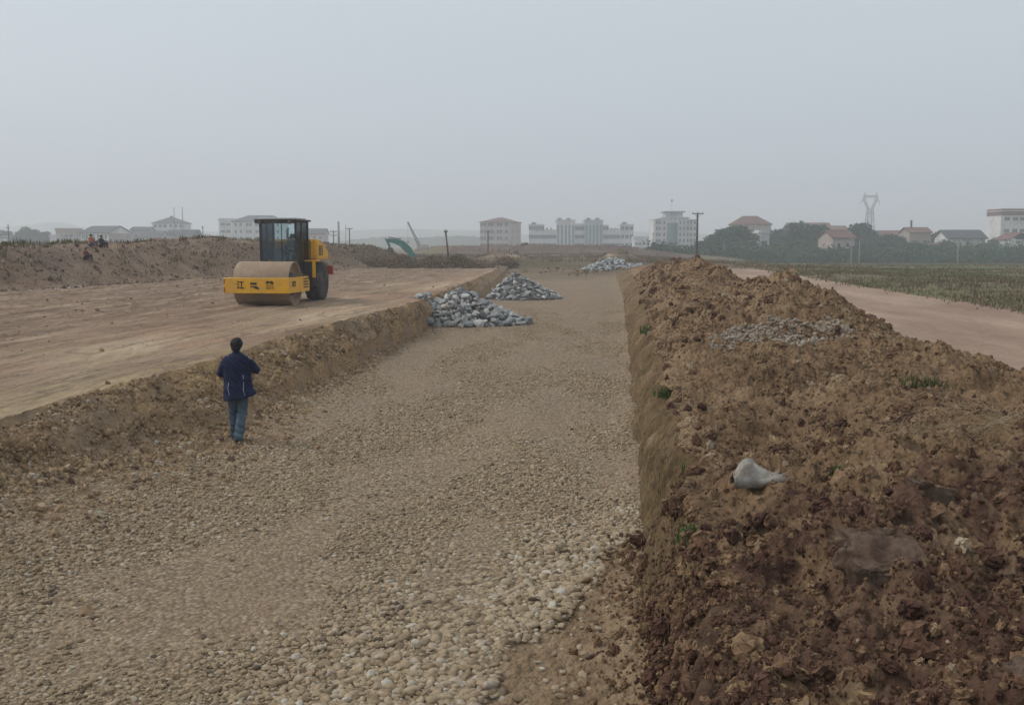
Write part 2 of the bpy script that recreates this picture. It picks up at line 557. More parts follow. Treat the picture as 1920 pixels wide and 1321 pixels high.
def xLT(Y): return ip(Y, LT) + 0.12 * fbm(Y, Y * 0, 0.5, 3, k=2) + 0.05 * fbm(Y, Y * 0, 2.2, 3, k=4)
def xLB(Y): return ip(Y, LB) + 0.16 * fbm(Y, Y * 0, 0.45, 4, k=6)
def xRB(Y): return ip(Y, RB) + 0.10 * fbm(Y, Y * 0, 0.5, 4, k=8)
def xRT(Y): return xRB(Y) + ip(Y, [(-30, .8), (5, 0.6), (7.0, .36), (8.5, 0.26), (10, .34), (16, .38), (30, 0.45), (60, 0.7), (100, 1.5), (3400, 1.5)]) + 0.13 * (1 + fbm(Y, Y * 0, 0.9, 4, k=10)) + 0.06 * fbm(Y, Y * 0, 3.1, 3, k=11)
def xCR(Y): return ip(Y, [(-30, 4), (4, 5.6), (13, 6.6), (21, 6.8), (28, 7.5), (37, 7.3), (60, 9.3), (100, 13.5), (130, 17), (300, 30), (3400, 235)])
def xHF(Y): return xCR(Y) + ip(Y, [(-30, 2.5), (13, 1.9), (25, 2.4), (40, 2.6), (60, 2.4), (100, 2.5), (3400, 3)]) + 0.22 * fbm(Y, Y * 0, 0.35, 4, k=12)
def xTR(Y): return ip(Y, [(-30, 13), (20, 15.8), (32, 16.7), (44, 17.6), (72, 20.6), (100, 23.5), (130, 28), (300, 55), (3400, 300)]) + 0.35 * fbm(Y, Y * 0, 0.12, 4, k=14)
def xRG(Y): return ip(Y, [(-30, -41), (0, -34.6), (100, -11.1), (130, -4.6), (300, 3), (3400, 190)]) + 0.5 * fbm(Y, Y * 0, 0.15, 4, k=16)


def z_far(X, Y):
    r = ip(Y, [(-30, .9), (60, .85), (100, .5), (200, -1.0), (300, -2.2), (3400, -2.5)])
    l = ip(Y, [(-30, 1.0), (20, 1.1), (3400, 1.1)])
    s = sm(16, 45, X - 0.02 * Y)
    return l * (1 - s) + r * s


def z_bench(Y): return ip(Y, [(-30, .85), (12, .88), (22, 1.1), (3400, 1.1)])
def z_floor(Y): return ip(Y, [(-30, 0), (3, .0), (68, 0), (84, .25), (98, .7), (120, .95), (3400, 1.1)])
def z_crest(Y): return ip(Y, [(-30, 1.5), (4, 1.42), (13.6, 1.4), (17, 1.6), (20, 1.85), (23.5, 2.25), (28, 2.35), (31, 2.0), (34, 2.25), (38, 2.62), (44, 2.5), (54, 2.35), (60, 2.2), (80, 1.6), (100, 1.15), (125, 1.0), (3400, 1.1)])


def embank(X, Y):
    """low earth embankment crossing the far middle ground, and a pit in front of it"""
    d = np.abs(Y - (232 + 0.06 * X)) / 7.0
    e = 1.9 * (1 - sm(0.25, 1.0, d)) * sm(-26, -16, X) * (1 - sm(48, 62, X))
    pit = -2.6 * np.exp(-(((X + 12) / 7) ** 2 + ((Y - 142) / 9) ** 2) ** 2)
    m1 = 1.5 * np.exp(-(((X - 1.2) / 3.2) ** 2 + ((Y - 112) / 3) ** 2)) + 1.3 * np.exp(-(((X + 1.2) / 3.2) ** 2 + ((Y - 128) / 4) ** 2))
    m2 = 1.6 * np.exp(-(((X - 14.6) / 2.2) ** 2 + ((Y - 135) / 3) ** 2))
    return e + pit + m1 + m2


def H_bench(X, Y):
    z = z_bench(Y) + 0.05 * fbm(X * 1.0, Y * 0.35, 0.25, 4, k=20) * sm(6, 14, Y + 0 * X)
    u = X - 0.105 * Y
    rut = np.zeros_like(X)
    for c, w in ((-9.1, .35), (-11.0, .3), (-14.2, .4), (-16.2, .4), (-19.0, .35), (-12.6, .3)):
        q = u - c - 0.5 * fbm(Y * 0.05, Y * 0, 1.0, 2, k=int(abs(c) * 10))
        rut -= 0.035 * np.exp(-(q / w) ** 2)
        rut += 0.03 * np.exp(-((np.abs(q) - w * 1.6) / (w * .5)) ** 2) * (0.6 + 0.8 * perlin(Y * 1.4, q * 2, 3))
    z += rut * sm(-6.4, -7.6, u)
    z += 0.016 * fbm(X, Y, 2.5, 4, 0.6, k=22)
    for c in (-8.2, -9.9, -12.9, -15.2, -17.3, -20.5):
        q = u - c - .9 * fbm(Y * .03, Y * 0, 1.0, 2, k=int(abs(c) * 7))
        z += 0.020 * np.exp(-(q / .22) ** 4) * np.sign(np.sin(Y * 19 + q * 9)) * sm(-.1, .35, perlin(Y * .12, Y * 0 + c, 4))
    z += 0.5 * lumps(X, Y, 0.22, 31, 0.10) * 0.22 * sm(-10, -17, u)
    far = sm(95, 125, Y)
    return z * (1 - far) + (z_far(X, Y) + embank(X, Y) + .12 * fbm(X, Y, .15, 4, k=25)) * far


def H_ridge(X, Y):
    b = xRG(Y)
    t = (b - X)
    hc = ip(Y, [(-30, 2.0), (30, 2.1), (48, 2.2), (58, 2.15), (66, 2.35), (72, 2.65), (78, 2.55), (84, 2.3), (95, 2.2), (104, 1.9), (112, .8), (120, 0), (3400, 0)])
    prof = sm(0, 4.2, t) * (1 - sm(6.5, 13, t))
    a = sm(0, 1.0, t) * (1 - sm(12, 14, t)) * (hc > .05)
    d = 0.22 * fbm(X, Y, 0.25, 4, 0.5, k=27) + 0.09 * billow(X, Y, .7, 5, .55, k=41)
    z = z_far(X, Y) * 0 + z_bench(Y) + hc * prof + d * a * np.clip(hc / 2, 0, 1) * 0.8
    far = sm(105, 125, Y)
    return z * (1 - far) + (z_far(X, Y) + embank(X, Y) + .12 * fbm(X, Y, .15, 4, k=25)) * far


def H_bed(X, Y):
    l = xLB(Y); r = xRB(Y)
    z = z_floor(Y) + 0.03 * fbm(X, Y, 0.4, 4, k=28)
    e = np.clip((X - l) / 1.8, 0, 1); z += 0.14 * (1 - e) ** 2 * (1 - sm(17, 30, Y)) + 0.30 * (1 - sm(12.0, 15.5, Y)) * (1 - np.clip((X - l) / 2.6, 0, 1)) ** 1.5 + 0.06 * (1 - e) * fbm(X, Y, 1.1, 4, k=150)
    e2 = np.clip((r - X) / 0.7, 0, 1); z += 0.12 * (1 - e2) ** 2
    z += 0.02 * lumps(X, Y, 0.11, 51, 0.9) * 3 * bare(X, Y)
    z += 0.03 * fbm(X, Y, 1.6, 4, k=29) * bare(X, Y) - .05 * bare(X, Y)
    z += ip(Y, [(-30, 1.7), (0.5, 1.55), (4.3, 0.05), (5, 0), (3400, 0)])
    far = sm(98, 125, Y)
    return z * (1 - far) + (z_far(X, Y) + embank(X, Y) + .12 * fbm(X, Y, .15, 4, k=25)) * far


def bare(X, Y):
    """bare earth apron in the near right corner of the bed"""
    q = X - ip(Y, [(-30, -1.2), (6.0, -.75), (6.8, -.38), (7.75, 0.0), (9.26, .55), (11, 1.45), (12, 2.0), (3400, 500)])
    return sm(-0.10, 0.12, q + 0.35 * fbm(X, Y, 1.1, 4, k=33))


def H_heap(X, Y):
    a0 = xRT(Y); c = xCR(Y); f = xHF(Y)
    z0 = ip(Y, [(-30, 1.3), (3, 1.0), (6, .85), (9, .95), (20, 1.05), (60, 1.0), (84, 1.0), (98, 1.0), (3400, 1.1)])
    s = np.clip((X - a0) / (c - a0), 0, 1)
    zc = z_crest(Y)
    z1 = z0 + (zc - z0) * np.sin(s * PI / 2) ** 0.9
    t = np.clip((X - c) / (f - c), 0, 1)
    z2 = zc + (z_far(X, Y) + 0.0 - zc) * sm(0, 1, t)
    z = np.where(X < c, z1, z2)
    ed = np.minimum(np.clip((X - a0) / 0.35, 0, 1), np.clip((f - X) / 0.6, 0, 1))
    near = 1 - sm(45, 110, Y)
    zone = 0.55 + 0.45 * sm(-0.25, 0.35, fbm(X, Y, 0.22, 3, k=36))       # some parts trodden flat
    d = 0.20 * fbm(X, Y, 0.45, 3, 0.5, k=37)
    wx = X + 0.14 * fbm(X, Y, 1.9, 4, .6, k=5); wy = Y + 0.14 * fbm(X, Y, 2.1, 4, .6, k=9)
    d += 0.115 * billow(wx, wy, 1.0, 6, .54, k=61) * (.4 + .6 * zone)
    d += (0.50 * lumps(wx, wy, 0.46, 63, 0.5) * 0.30 + 0.5 * lumps(wx, wy, 0.17, 65, 0.5) * 0.16) * zone
    d += 0.014 * billow(wx, wy, 6.0, 4, .55, k=71)
    d -= 0.07 * np.maximum(0, fbm(X, Y, 1.7, 4, .6, k=39) - .25) * 2
    d += 0.05 * fbm(X, Y, 3.0, 4, 0.6, k=38)
    z = z + (d - 0.08) * ed * (0.35 + 0.65 * near)
    far = sm(98, 125, Y)
    return z * (1 - far) + (z_far(X, Y) + embank(X, Y) + .12 * fbm(X, Y, .15, 4, k=25)) * far


def H_track(X, Y):
    z = z_far(X, Y) - 0.0
    e = np.minimum(np.clip((X - xHF(Y)) / .8, 0, 1), np.clip((xTR(Y) - X) / .8, 0, 1))
    z = z + (0.03 * fbm(X, Y, 0.3, 4, k=45) + 0.010 * fbm(X, Y, 2.5, 3, k=46) + 0.05 * lumps(X, Y, .25, 47, .12)) * e - 0.05 * e
    far = sm(98, 125, Y)
    return z + (embank(X, Y) + .12 * fbm(X, Y, .15, 4, k=25)) * far


def H_field(X, Y):
    e = np.clip((X - xTR(Y)) / 2.5, 0, 1)
    z = z_far(X, Y) + e * (0.16 + 0.22 * fbm(X, Y, 0.10, 4, k=48) + 0.05 * fbm(X, Y, .8, 4, k=49)) * (1 - sm(60, 160, Y))
    bund = 0.35 * np.exp(-((Y - 118 - 0.12 * X) / 1.5) ** 2) + .3 * np.exp(-((Y - 165 + 0.05 * X) / 1.8) ** 2)
    z = z + e * bund
    far = sm(98, 125, Y)
    return z + (embank(X, Y) + .12 * fbm(X, Y, .15, 4, k=25)) * far


def H_out(X, Y):
    """ground left of the ridge"""
    far = sm(98, 125, Y)
    return ip(Y, [(-30, .9), (3400, 1.1)]) * (1 - far) * 1.0 + 0 * X + (z_far(X, Y) + embank(X, Y) + .12 * fbm(X, Y, .15, 4, k=25)) * far


def HH(x, y):
    """ground height at one point"""
    X = np.array([float(x)]); Y = np.array([float(y)])
    if x < xRG(Y)[0] - 14: return float(H_out(X, Y)[0])
    if x < xRG(Y)[0]: return float(H_ridge(X, Y)[0])
    if x < xLT(Y)[0]: return float(H_bench(X, Y)[0])
    if x < xLB(Y)[0]:
        t = (x - xLT(Y)[0]) / (xLB(Y)[0] - xLT(Y)[0]); return float(H_bench(xLT(Y), Y)[0] * (1 - t) + H_bed(xLB(Y), Y)[0] * t)
    if x < xRB(Y)[0]: return float(H_bed(X, Y)[0])
    if x < xRT(Y)[0]: return float(H_heap(xRT(Y), Y)[0])
    if x < xHF(Y)[0]: return float(H_heap(X, Y)[0])
    if x < xTR(Y)[0]: return float(H_track(X, Y)[0])
    return float(H_field(X, Y)[0])


def HHv(X, Y):
    t = np.clip((X - xLT(Y)) / (xLB(Y) - xLT(Y)), 0, 1)
    zb = H_bench(xLT(Y), Y) * (1 - t) + H_bed(xLB(Y), Y) * t
    return np.select([X < xRG(Y) - 14, X < xRG(Y), X < xLT(Y), X < xLB(Y), X < xRB(Y), X < xRT(Y), X < xHF(Y), X < xTR(Y)],
                     [H_out(X, Y), H_ridge(X, Y), H_bench(X, Y), zb, H_bed(X, Y), H_heap(xRT(Y), Y), H_heap(X, Y), H_track(X, Y)], H_field(X, Y))


rows = list(np.linspace(-30, 2.2, 24)) + list(np.linspace(2.4, 3.4, 12))
y = 3.4
while y < 120: y *= 1.0046; rows.append(y)
while y < 330: y *= 1.009; rows.append(y)
while y < 3400: y *= 1.03; rows.append(y)
rows = np.array(rows)


def strip(name, fl, fr, H, n, m, label=None, tpow=None, post=None, attr=None, kind='structure'):
    t = np.linspace(0, 1, n)
    if tpow is not None: t = tpow(t)
    XL = fl(rows); XR = fr(rows)
    X = XL[:, None] * (1 - t)[None, :] + XR[:, None] * t[None, :]
    Y = np.repeat(rows[:, None], n, 1)
    Z = H(X, Y) if H is not None else np.zeros_like(X)
    if post: X, Y, Z = post(X, Y, Z, t)
    nr = len(rows)
    V = np.stack([X, Y, Z], -1).reshape(-1, 3)
    i = np.arange(nr - 1)[:, None] * n + np.arange(n - 1)[None, :]
    i = i.ravel()
    F = np.stack([i, i + 1, i + n + 1, i + n], -1)
    me = np_mesh(name, V, F, True)
    if attr is not None:
        a = me.attributes.new('soil', 'FLOAT', 'POINT')
        a.data.foreach_set('value', attr(X, Y).astype(np.float32).ravel())
    o = link(name, me, m)
    tag(o, label, kind=kind)
    return o


def bank_d(X, Y):
    return 0.24 * fbm(X, Y, 0.7, 4, 0.55, k=70) + 0.07 * billow(X, Y, 1.3, 5, .55, k=76) + 0.5 * lumps(X, Y, 0.3, 71, 0.6) * 0.3 + 0.5 * lumps(X, Y, 0.12, 73, 0.8) * 0.2


def soil_bed(X, Y):
    """bare earth: the near right apron, and soil slumped from the left bank over the edge of the gravel"""
    e = (X - xLB(Y)) / (0.5 + 1.6 * (1 - sm(14, 22, Y)))
    left = 1 - sm(-.15, .25, e - 0.35 - 1.0 * fbm(X, Y, .7, 5, .6, k=151))
    return np.maximum(bare(X, Y), left)


def post_bank(X, Y, Z, t):
    zt = H_bench(xLT(Y), Y); zb = H_bed(xLB(Y), Y)
    T = t[None, :] + 0 * X
    # from the top edge: slope of loose earth, then a steep low scarp
    sc_ = sm(17, 22, Y)
    gentle = 1 - T ** 1.15
    scarp = np.where(T < 0.82, 1 - 0.55 * (T / 0.82) ** 1.1, 0.45 * np.clip(1 - (T - 0.82) / 0.18, 0, 1) ** 1.4)
    g = gentle * (1 - sc_) + scarp * sc_
    Z = zb + (zt - zb) * g
    w = np.abs(np.sin(np.clip(T, 0, 1) * PI)) ** 0.6 * (1 - .9 * sm(.72, 1.0, T))
    d = bank_d(X, Y)
    near = 1 - sm(60, 110, Y)
    Z = Z + (d - 0.08) * w * near
    X = X + 0.10 * fbm(Y, Z * 2, 1.2, 4, k=75) * w * near
    return X, Y, Z


def post_cut(X, Y, Z, t):
    zt = H_heap(xRT(Y), Y); zb = H_bed(xRB(Y), Y)
    T = t[None, :] + 0 * X
    g = T ** 0.75
    Z = zb + (zt - zb) * g
    w = np.sin(T * PI) ** 0.7
    near = 1 - sm(60, 110, Y)
    d = 0.09 * fbm(Y, Z * 0.3, 1.3, 5, 0.6, k=80) + 0.04 * fbm(Y, Z * 0.2, 6, 3, 0.6, k=82) + 0.04 * fbm(Y, Z, 3, 4, .6, k=83)
    X = X + d * w * near
    Z = Z + 0.03 * fbm(X * 4, Y, 2, 3, k=84) * w + (0.3 * lumps(X, Y, 0.3, 86, .8) * .45 + .5 * lumps(X, Y, .12, 87, .8) * .25) * w * (1 - sm(7.2, 9, Y))
    return X, Y, Z


def soil_heap(X, Y):
    near = 1 - sm(7.0, 10.5, Y - 0.25 * (X - 3))
    r = near * 0.56 + 0.35 * np.exp(-(((X - 5.2) / 2.2) ** 2 + ((Y - 11.5) / 1.4) ** 2)) + 0.1 * fbm(X, Y, .3, 3, k=90)
    return r


strip('ground', lambda Y: xRG(Y) - 14 - 3400 + 0 * Y, lambda Y: xRG(Y) - 14, H_out, 40, M['field'], tpow=lambda t: 1 - (1 - t) ** 3)
strip('earth_ridge', lambda Y: xRG(Y) - 14, xRG, H_ridge, 150, M['ridge'])
strip('graded_ground', xRG, xLT, H_bench, 240, M['bench'], tpow=lambda t: 1 - (1 - t) ** 1.3)
strip('trench_bank', xLT, xLB, None, 70, M['bank'], post=post_bank)
strip('gravel_floor', xLB, xRB, H_bed, 220, M['bed'], attr=soil_bed)
strip('trench_wall', xRB, xRT, None, 50, M['cut'], post=post_cut)
strip('spoil_bank', xRT, xHF, H_heap, 470, M['heap'], attr=soil_heap)
strip('dirt_track', xHF, xTR, H_track, 130, M['track'])
strip('field', xTR, lambda Y: xTR(Y) + 3400, H_field, 260, M['field'], tpow=lambda t: t ** 4)


# ---------------------------------------------------------------- scatter of countless pieces (geometry nodes; stuff only)
def scatter(name, pos, rot, scl, tone, m, variants=4, amt=0.45, nscale=1.1, subdiv=2, flat=False, label=None, cat=None):
    n = len(pos)
    me = bpy.data.meshes.new(name)
    me.vertices.add(n); me.vertices.foreach_set('co', np.asarray(pos, np.float32).ravel())
    for an, data, tp, f in (('rot', rot, 'FLOAT_VECTOR', 'vector'), ('scl', scl, 'FLOAT_VECTOR', 'vector'), ('tone', tone, 'FLOAT', 'value')):
        a = me.attributes.new(an, tp, 'POINT'); a.data.foreach_set(f, np.asarray(data, np.float32).ravel())
    a = me.attributes.new('idx', 'INT', 'POINT'); a.data.foreach_set('value', rng.integers(0, variants, n).astype(np.int32))
    o = link(name, me, m)
    g = bpy.data.node_groups.new(name + '_scatter', 'GeometryNodeTree')
    g.interface.new_socket('Geometry', in_out='INPUT', socket_type='NodeSocketGeometry')
    g.interface.new_socket('Geometry', in_out='OUTPUT', socket_type='NodeSocketGeometry')
    N = g.nodes; L = g.links
    gi = N.new('NodeGroupInput'); go = N.new('NodeGroupOutput')
    join = N.new('GeometryNodeJoinGeometry')
    for i in range(variants):
        ico = N.new('GeometryNodeMeshIcoSphere'); ico.inputs['Radius'].default_value = 0.5; ico.inputs['Subdivisions'].default_value = subdiv
        ps = N.new('GeometryNodeInputPosition')
        va = N.new('ShaderNodeVectorMath'); va.operation = 'ADD'; va.inputs[1].default_value = (i * 7.3, i * 3.1, -i * 5.7)
        L.new(ps.outputs[0], va.inputs[0])
        nz = N.new('ShaderNodeTexNoise'); nz.inputs['Scale'].default_value = nscale * 1.6; nz.inputs['Detail'].default_value = 3
        L.new(va.outputs[0], nz.inputs['Vector'])
        sb = N.new('ShaderNodeVectorMath'); sb.operation = 'SUBTRACT'; sb.inputs[1].default_value = (0.5, 0.5, 0.5)
        L.new(nz.outputs['Color'], sb.inputs[0])
        scn = N.new('ShaderNodeVectorMath'); scn.operation = 'SCALE'; scn.inputs['Scale'].default_value = amt * 2
        L.new(sb.outputs[0], scn.inputs[0])
        sp = N.new('GeometryNodeSetPosition')
        L.new(ico.outputs['Mesh'], sp.inputs['Geometry']); L.new(scn.outputs[0], sp.inputs['Offset'])
        ss = N.new('GeometryNodeSetShadeSmooth'); ss.inputs['Shade Smooth'].default_value = not flat
        L.new(sp.outputs[0], ss.inputs[0])
        smt = N.new('GeometryNodeSetMaterial'); smt.inputs['Material'].default_value = m
        L.new(ss.outputs[0], smt.inputs[0])
        gti = N.new('GeometryNodeGeometryToInstance'); L.new(smt.outputs[0], gti.inputs[0])
        L.new(gti.outputs[0], join.inputs[0])
    iop = N.new('GeometryNodeInstanceOnPoints'); iop.inputs['Pick Instance'].default_value = True
    def na(nm, tp):
        z = N.new('GeometryNodeInputNamedAttribute'); z.data_type = tp; z.inputs['Name'].default_value = nm
        return z.outputs['Attribute']
    L.new(gi.outputs[0], iop.inputs['Points']); L.new(join.outputs[0], iop.inputs['Instance'])
    L.new(na('idx', 'INT'), iop.inputs['Instance Index'])
    er = N.new('FunctionNodeEulerToRotation'); L.new(na('rot', 'FLOAT_VECTOR'), er.inputs[0]); L.new(er.outputs[0], iop.inputs['Rotation'])
    L.new(na('scl', 'FLOAT_VECTOR'), iop.inputs['Scale'])
    L.new(iop.outputs[0], go.inputs[0])
    md = o.modifiers.new('scatter', 'NODES'); md.node_group = g
    tag(o, label, cat, kind='stuff')
    return o


def pts_on(fl, fr, Hf, y0, y1, dens0, pw=1.0, n=None, tb=None):
    """random points between two lines; density falls with distance"""
    k = n
    u = rng.random(k)
    # sample y with density ~ y^-pw
    if abs(pw - 1) < 1e-6: Y = y0 * (y1 / y0) ** u
    else: Y = (y0 ** (1 - pw) + u * (y1 ** (1 - pw) - y0 ** (1 - pw))) ** (1 / (1 - pw))
    t = rng.random(k) if tb is None else tb(rng.random(k))
    X = fl(Y) * (1 - t) + fr(Y) * t
    return X, Y


def sizes(n, lo, hi, pw=2.5):
    u = rng.random(n)
    return (lo ** (1 - pw) + u * (hi ** (1 - pw) - lo ** (1 - pw))) ** (1 / (1 - pw))


peb_m = mat_inst('pebble_stone', [(0.0, (0.11, 0.084, 0.06)), (0.2, (0.225, 0.165, 0.102)), (0.5, (0.345, 0.258, 0.163)), (0.75, (0.405, 0.318, 0.214)), (0.94, (0.40, 0.345, 0.27)), (1.0, (0.48, 0.43, 0.35))])
n = 270000
X, Y = pts_on(xLB, xRB, None, 5.5, 52, 0, 0.55, n)
br = np.maximum(bare(X, Y), .75 * soil_bed(X, Y))
dn = fbm(X * 1.0, Y * 0.35, 0.55, 4, k=100)          # wheel-pressed bands where the stones are buried
edge = np.exp(-((X - ip(Y, [(6, -.75), (6.8, -.38), (7.75, 0.0), (9.26, .55), (11, 1.45), (60, 60)])) / 1.6) ** 2)
keep = (rng.random(n) > br * 0.975) & (rng.random(n) < np.clip(0.72 - .75 * dn + edge, 0.25, 1) * (1 - .9 * sm(30, 52, Y)))
X, Y, dn, edge = X[keep], Y[keep], dn[keep], edge[keep]
n = len(X)
S = sizes(n, 0.016, 0.060, 2.4) * (1 + 0.75 * edge * (1 - .7 * sm(9.5, 12, Y)))
sx = S * (0.9 + 0.7 * rng.random(n)); sy = S * (0.8 + 0.4 * rng.random(n)); sz = S * (0.55 + 0.3 * rng.random(n))
Z = H_bed(X, Y) + sz * (-.1 + 0.42 * rng.random(n)) - 0.03 * np.clip(dn + .15, 0, 1)
tone = np.clip(0.45 + 0.22 * rng.standard_normal(n) + 0.12 * edge + (rng.random(n) < 0.006) * 0.4, 0, 1)
scatter('pebbles', np.stack([X, Y, Z], -1), np.stack([rng.normal(0, .25, n), rng.normal(0, .25, n), rng.random(n) * 6.28], -1),
        np.stack([sx, sy, sz], -1), tone, peb_m, 7, 0.30, 1.3, 2, label='rounded river pebbles spread over the trench floor', cat='pebbles')

clod_stops = [(0.0, (0.080, 0.040, 0.028)), (0.22, (0.135, 0.074, 0.047)), (0.4, (0.185, 0.112, 0.064)), (0.65, (0.255, 0.163, 0.09)), (0.93, (0.32, 0.225, 0.132)), (1.0, (0.33, 0.26, 0.175))]
clod_m = mat_inst('clod_earth', clod_stops, 0.95, 0.55, 18)
n = 135000
X, Y = pts_on(lambda Y: xRT(Y) - .02, xHF, None, 3.6, 70, 0, 0.9, n)
S = sizes(n, 0.011, 0.17, 2.85) * (1 + .5 * sm(12, 30, Y))
keep = (rng.random(n) < np.clip(0.75 + 0.8 * fbm(X, Y, .5, 3, k=110), .1, 1)); X, Y, S = X[keep], Y[keep], S[keep]; n = len(X)
Z = H_heap(X, Y) + S * 0.10
so_ = soil_heap(X, Y)
tone = np.clip(0.60 - 0.60 * so_ + 0.27 * rng.standard_normal(n), 0, 1)
scatter('earth_clods', np.stack([X, Y, Z], -1), rng.random((n, 3)) * 6.28,
        np.stack([S * (0.8 + .6 * rng.random(n)), S * (0.7 + .5 * rng.random(n)), S * (0.5 + .4 * rng.random(n))], -1), tone, clod_m, 8, 0.55, 2.4, 3, True,
        label='loose brown and dark red clay clods covering the spoil bank', cat='earth clods')

n = 12000
Y = rng.uniform(4.6, 10.5, n); T = rng.random(n); keep = rng.random(n) < np.clip(.9 - .88 * sm(6.6, 8.6, Y + 1.2 * (T - .5)) + .4 * (T > .85), .05, 1)
Y = Y[keep]; T = T[keep]; n = len(Y)
X = xRB(Y) + (xRT(Y) - xRB(Y)) * T - .10 + rng.normal(0, .05, n); zb = H_bed(xRB(Y), Y); zt = H_heap(xRT(Y), Y)
Z = zb + (zt - zb) * T ** .75; S = sizes(n, 0.014, 0.16, 2.6)
X = X + .10
scatter('wall_clods', np.stack([X, Y, Z], -1), rng.random((n, 3)) * 6.28, np.stack([S * 1.2, S, S * .8], -1), np.clip(.30 + .24 * rng.standard_normal(n), 0, 1),
        clod_m, 8, .55, 2.4, 3, True, label='crumbled dark clods fallen over the near end of the trench wall', cat='earth clods')
n = 1100
Y = rng.uniform(5.6, 10.8, n); X = xRB(Y) - np.abs(rng.normal(0, .30, n)); S = sizes(n, .012, .09, 2.7)
scatter('fallen_crumbs', np.stack([X, Y, H_bed(X, Y) + S * .15], -1), rng.random((n, 3)) * 6.28, np.stack([S * 1.2, S, S * .7], -1), np.clip(.5 + .22 * rng.standard_normal(n), 0, 1),
        clod_m, 8, .55, 2.4, 3, True, label='brown crumbs lying on the bare earth at the foot of the trench wall', cat='soil crumbs')

bank_m = mat_inst('bank_rubble_earth', [(0.0, (0.14, 0.092, 0.06)), (0.35, (0.27, 0.18, 0.105)), (0.65, (0.38, 0.265, 0.15)), (0.9, (0.39, 0.30, 0.21)), (1.0, (0.42, 0.36, 0.28))])
n = 34000
X, Y = pts_on(lambda Y: xLT(Y) + .05, lambda Y: xLB(Y) + 0.45, None, 9, 60, 0, 0.6, n, tb=lambda u: u ** 0.8)
T = np.clip((X - xLT(Y)) / (xLB(Y) - xLT(Y)), 0, 1)
zt = H_bench(xLT(Y), Y); zb = H_bed(xLB(Y), Y); sc_ = sm(17, 22, Y)
g_ = (1 - T ** 1.15) * (1 - sc_) + np.where(T < 0.82, 1 - 0.55 * (T / 0.82) ** 1.1, 0.45 * np.clip(1 - ((T - 0.82) / 0.18), 0, 1) ** 1.4) * sc_
w_ = np.abs(np.sin(T * PI)) ** 0.6 * (1 - .9 * sm(.72, 1.0, T))
dd = bank_d(X, Y)
Z = np.where(X > xLB(Y), H_bed(X, Y), zb + (zt - zb) * g_ + (dd - .08) * w_)
S = sizes(n, 0.018, 0.12, 2.9)
keep = (rng.random(n) > sc_ * (T > .84) * .8); X, Y, Z, S = X[keep], Y[keep], Z[keep], S[keep]; n = len(X)
scatter('bank_rubble', np.stack([X, Y, Z + S * .1], -1), rng.random((n, 3)) * 6.28,
        np.stack([S * 1.2, S, S * .75], -1), np.clip(.5 + .25 * rng.standard_normal(n), 0, 1), bank_m, 4, 0.5, 2.0, 2, True,
        label='crumbled soil and small stones on the left trench bank', cat='rubble')

n = 9000
Y = 8.5 + 22 * rng.random(n) ** 1.4; X = xLB(Y) + np.abs(rng.normal(0, 1, n)) * (.25 + .75 * (1 - sm(14, 22, Y))); S = sizes(n, 0.016, 0.13, 2.8)
scatter('slumped_rubble', np.stack([X, Y, H_bed(X, Y) + S * .1], -1), rng.random((n, 3)) * 6.28, np.stack([S * 1.2, S, S * .7], -1),
        np.clip(.5 + .25 * rng.standard_normal(n), 0, 1), bank_m, 4, .5, 2.0, 2, True, label='loose crumbs slumped from the left bank onto the gravel edge', cat='rubble')

# crumbs on the graded ground and on the far earth ridge
n = 3600
X, Y = pts_on(lambda Y: xRG(Y), lambda Y: xLT(Y), None, 12, 95, 0, 0.5, n, tb=lambda u: u)
u_ = X - 0.105 * Y
keep = rng.random(n) < np.clip(0.08 + 0.9 * sm(-9.5, -17, u_) + .5 * (perlin(X * .5, Y * .3, 7) > .32), 0, 1)
X, Y = X[keep], Y[keep]; n = len(X); S = sizes(n, 0.025, 0.17, 3.2)
scatter('soil_crumbs', np.stack([X, Y, H_bench(X, Y) + S * .1], -1), rng.random((n, 3)) * 6.28, np.stack([S * 1.2, S, S * .7], -1),
        np.clip(.3 + .2 * rng.standard_normal(n), 0, 1), bank_m, 4, .5, 1.5, 1, True, label='dark soil crumbs strewn on the graded ground', cat='soil crumbs')
n = 9000
X, Y = pts_on(lambda Y: xRG(Y) - 6.5, lambda Y: xRG(Y) + .4, None, 38, 108, 0, 0.3, n)
S = sizes(n, 0.05, 0.32, 3.0)
scatter('ridge_clods', np.stack([X, Y, H_ridge(X, Y) + S * .1], -1), rng.random((n, 3)) * 6.28, np.stack([S * 1.2, S, S * .7], -1),
        np.clip(.42 + .25 * rng.standard_normal(n), 0, 1), mat_inst('ridge_clod_earth', [(0, (0.08, 0.055, 0.04)), (.4, (.19, .135, .10)), (.75, (.27, .205, .15)), (1, (.34, .28, .22))], .95, .4, 6),
        4, .5, 1.5, 1, True, label='dull brown clods on the long earth ridge at left', cat='earth clods')
n = 9000
X = rng.uniform(-22, 34, n); Y = rng.uniform(92, 250, n); S = sizes(n, .10, .5, 2.8)
keep = (fbm(X * .5, Y, .05, 4, k=140) > .0) | (Y > 224) & (Y < 240); X, Y, S = X[keep], Y[keep], S[keep]; n = len(X)
scatter('field_clods', np.stack([X, Y, HHv(X, Y) + S * .1], -1), rng.random((n, 3)) * 6.28, np.stack([S * 1.3, S * 1.1, S * .6], -1),
        np.clip(.22 + .18 * rng.standard_normal(n), 0, 1), bank_m, 4, .5, 1.5, 1, True, label='rough lumps of earth over the far middle ground', cat='earth clods')
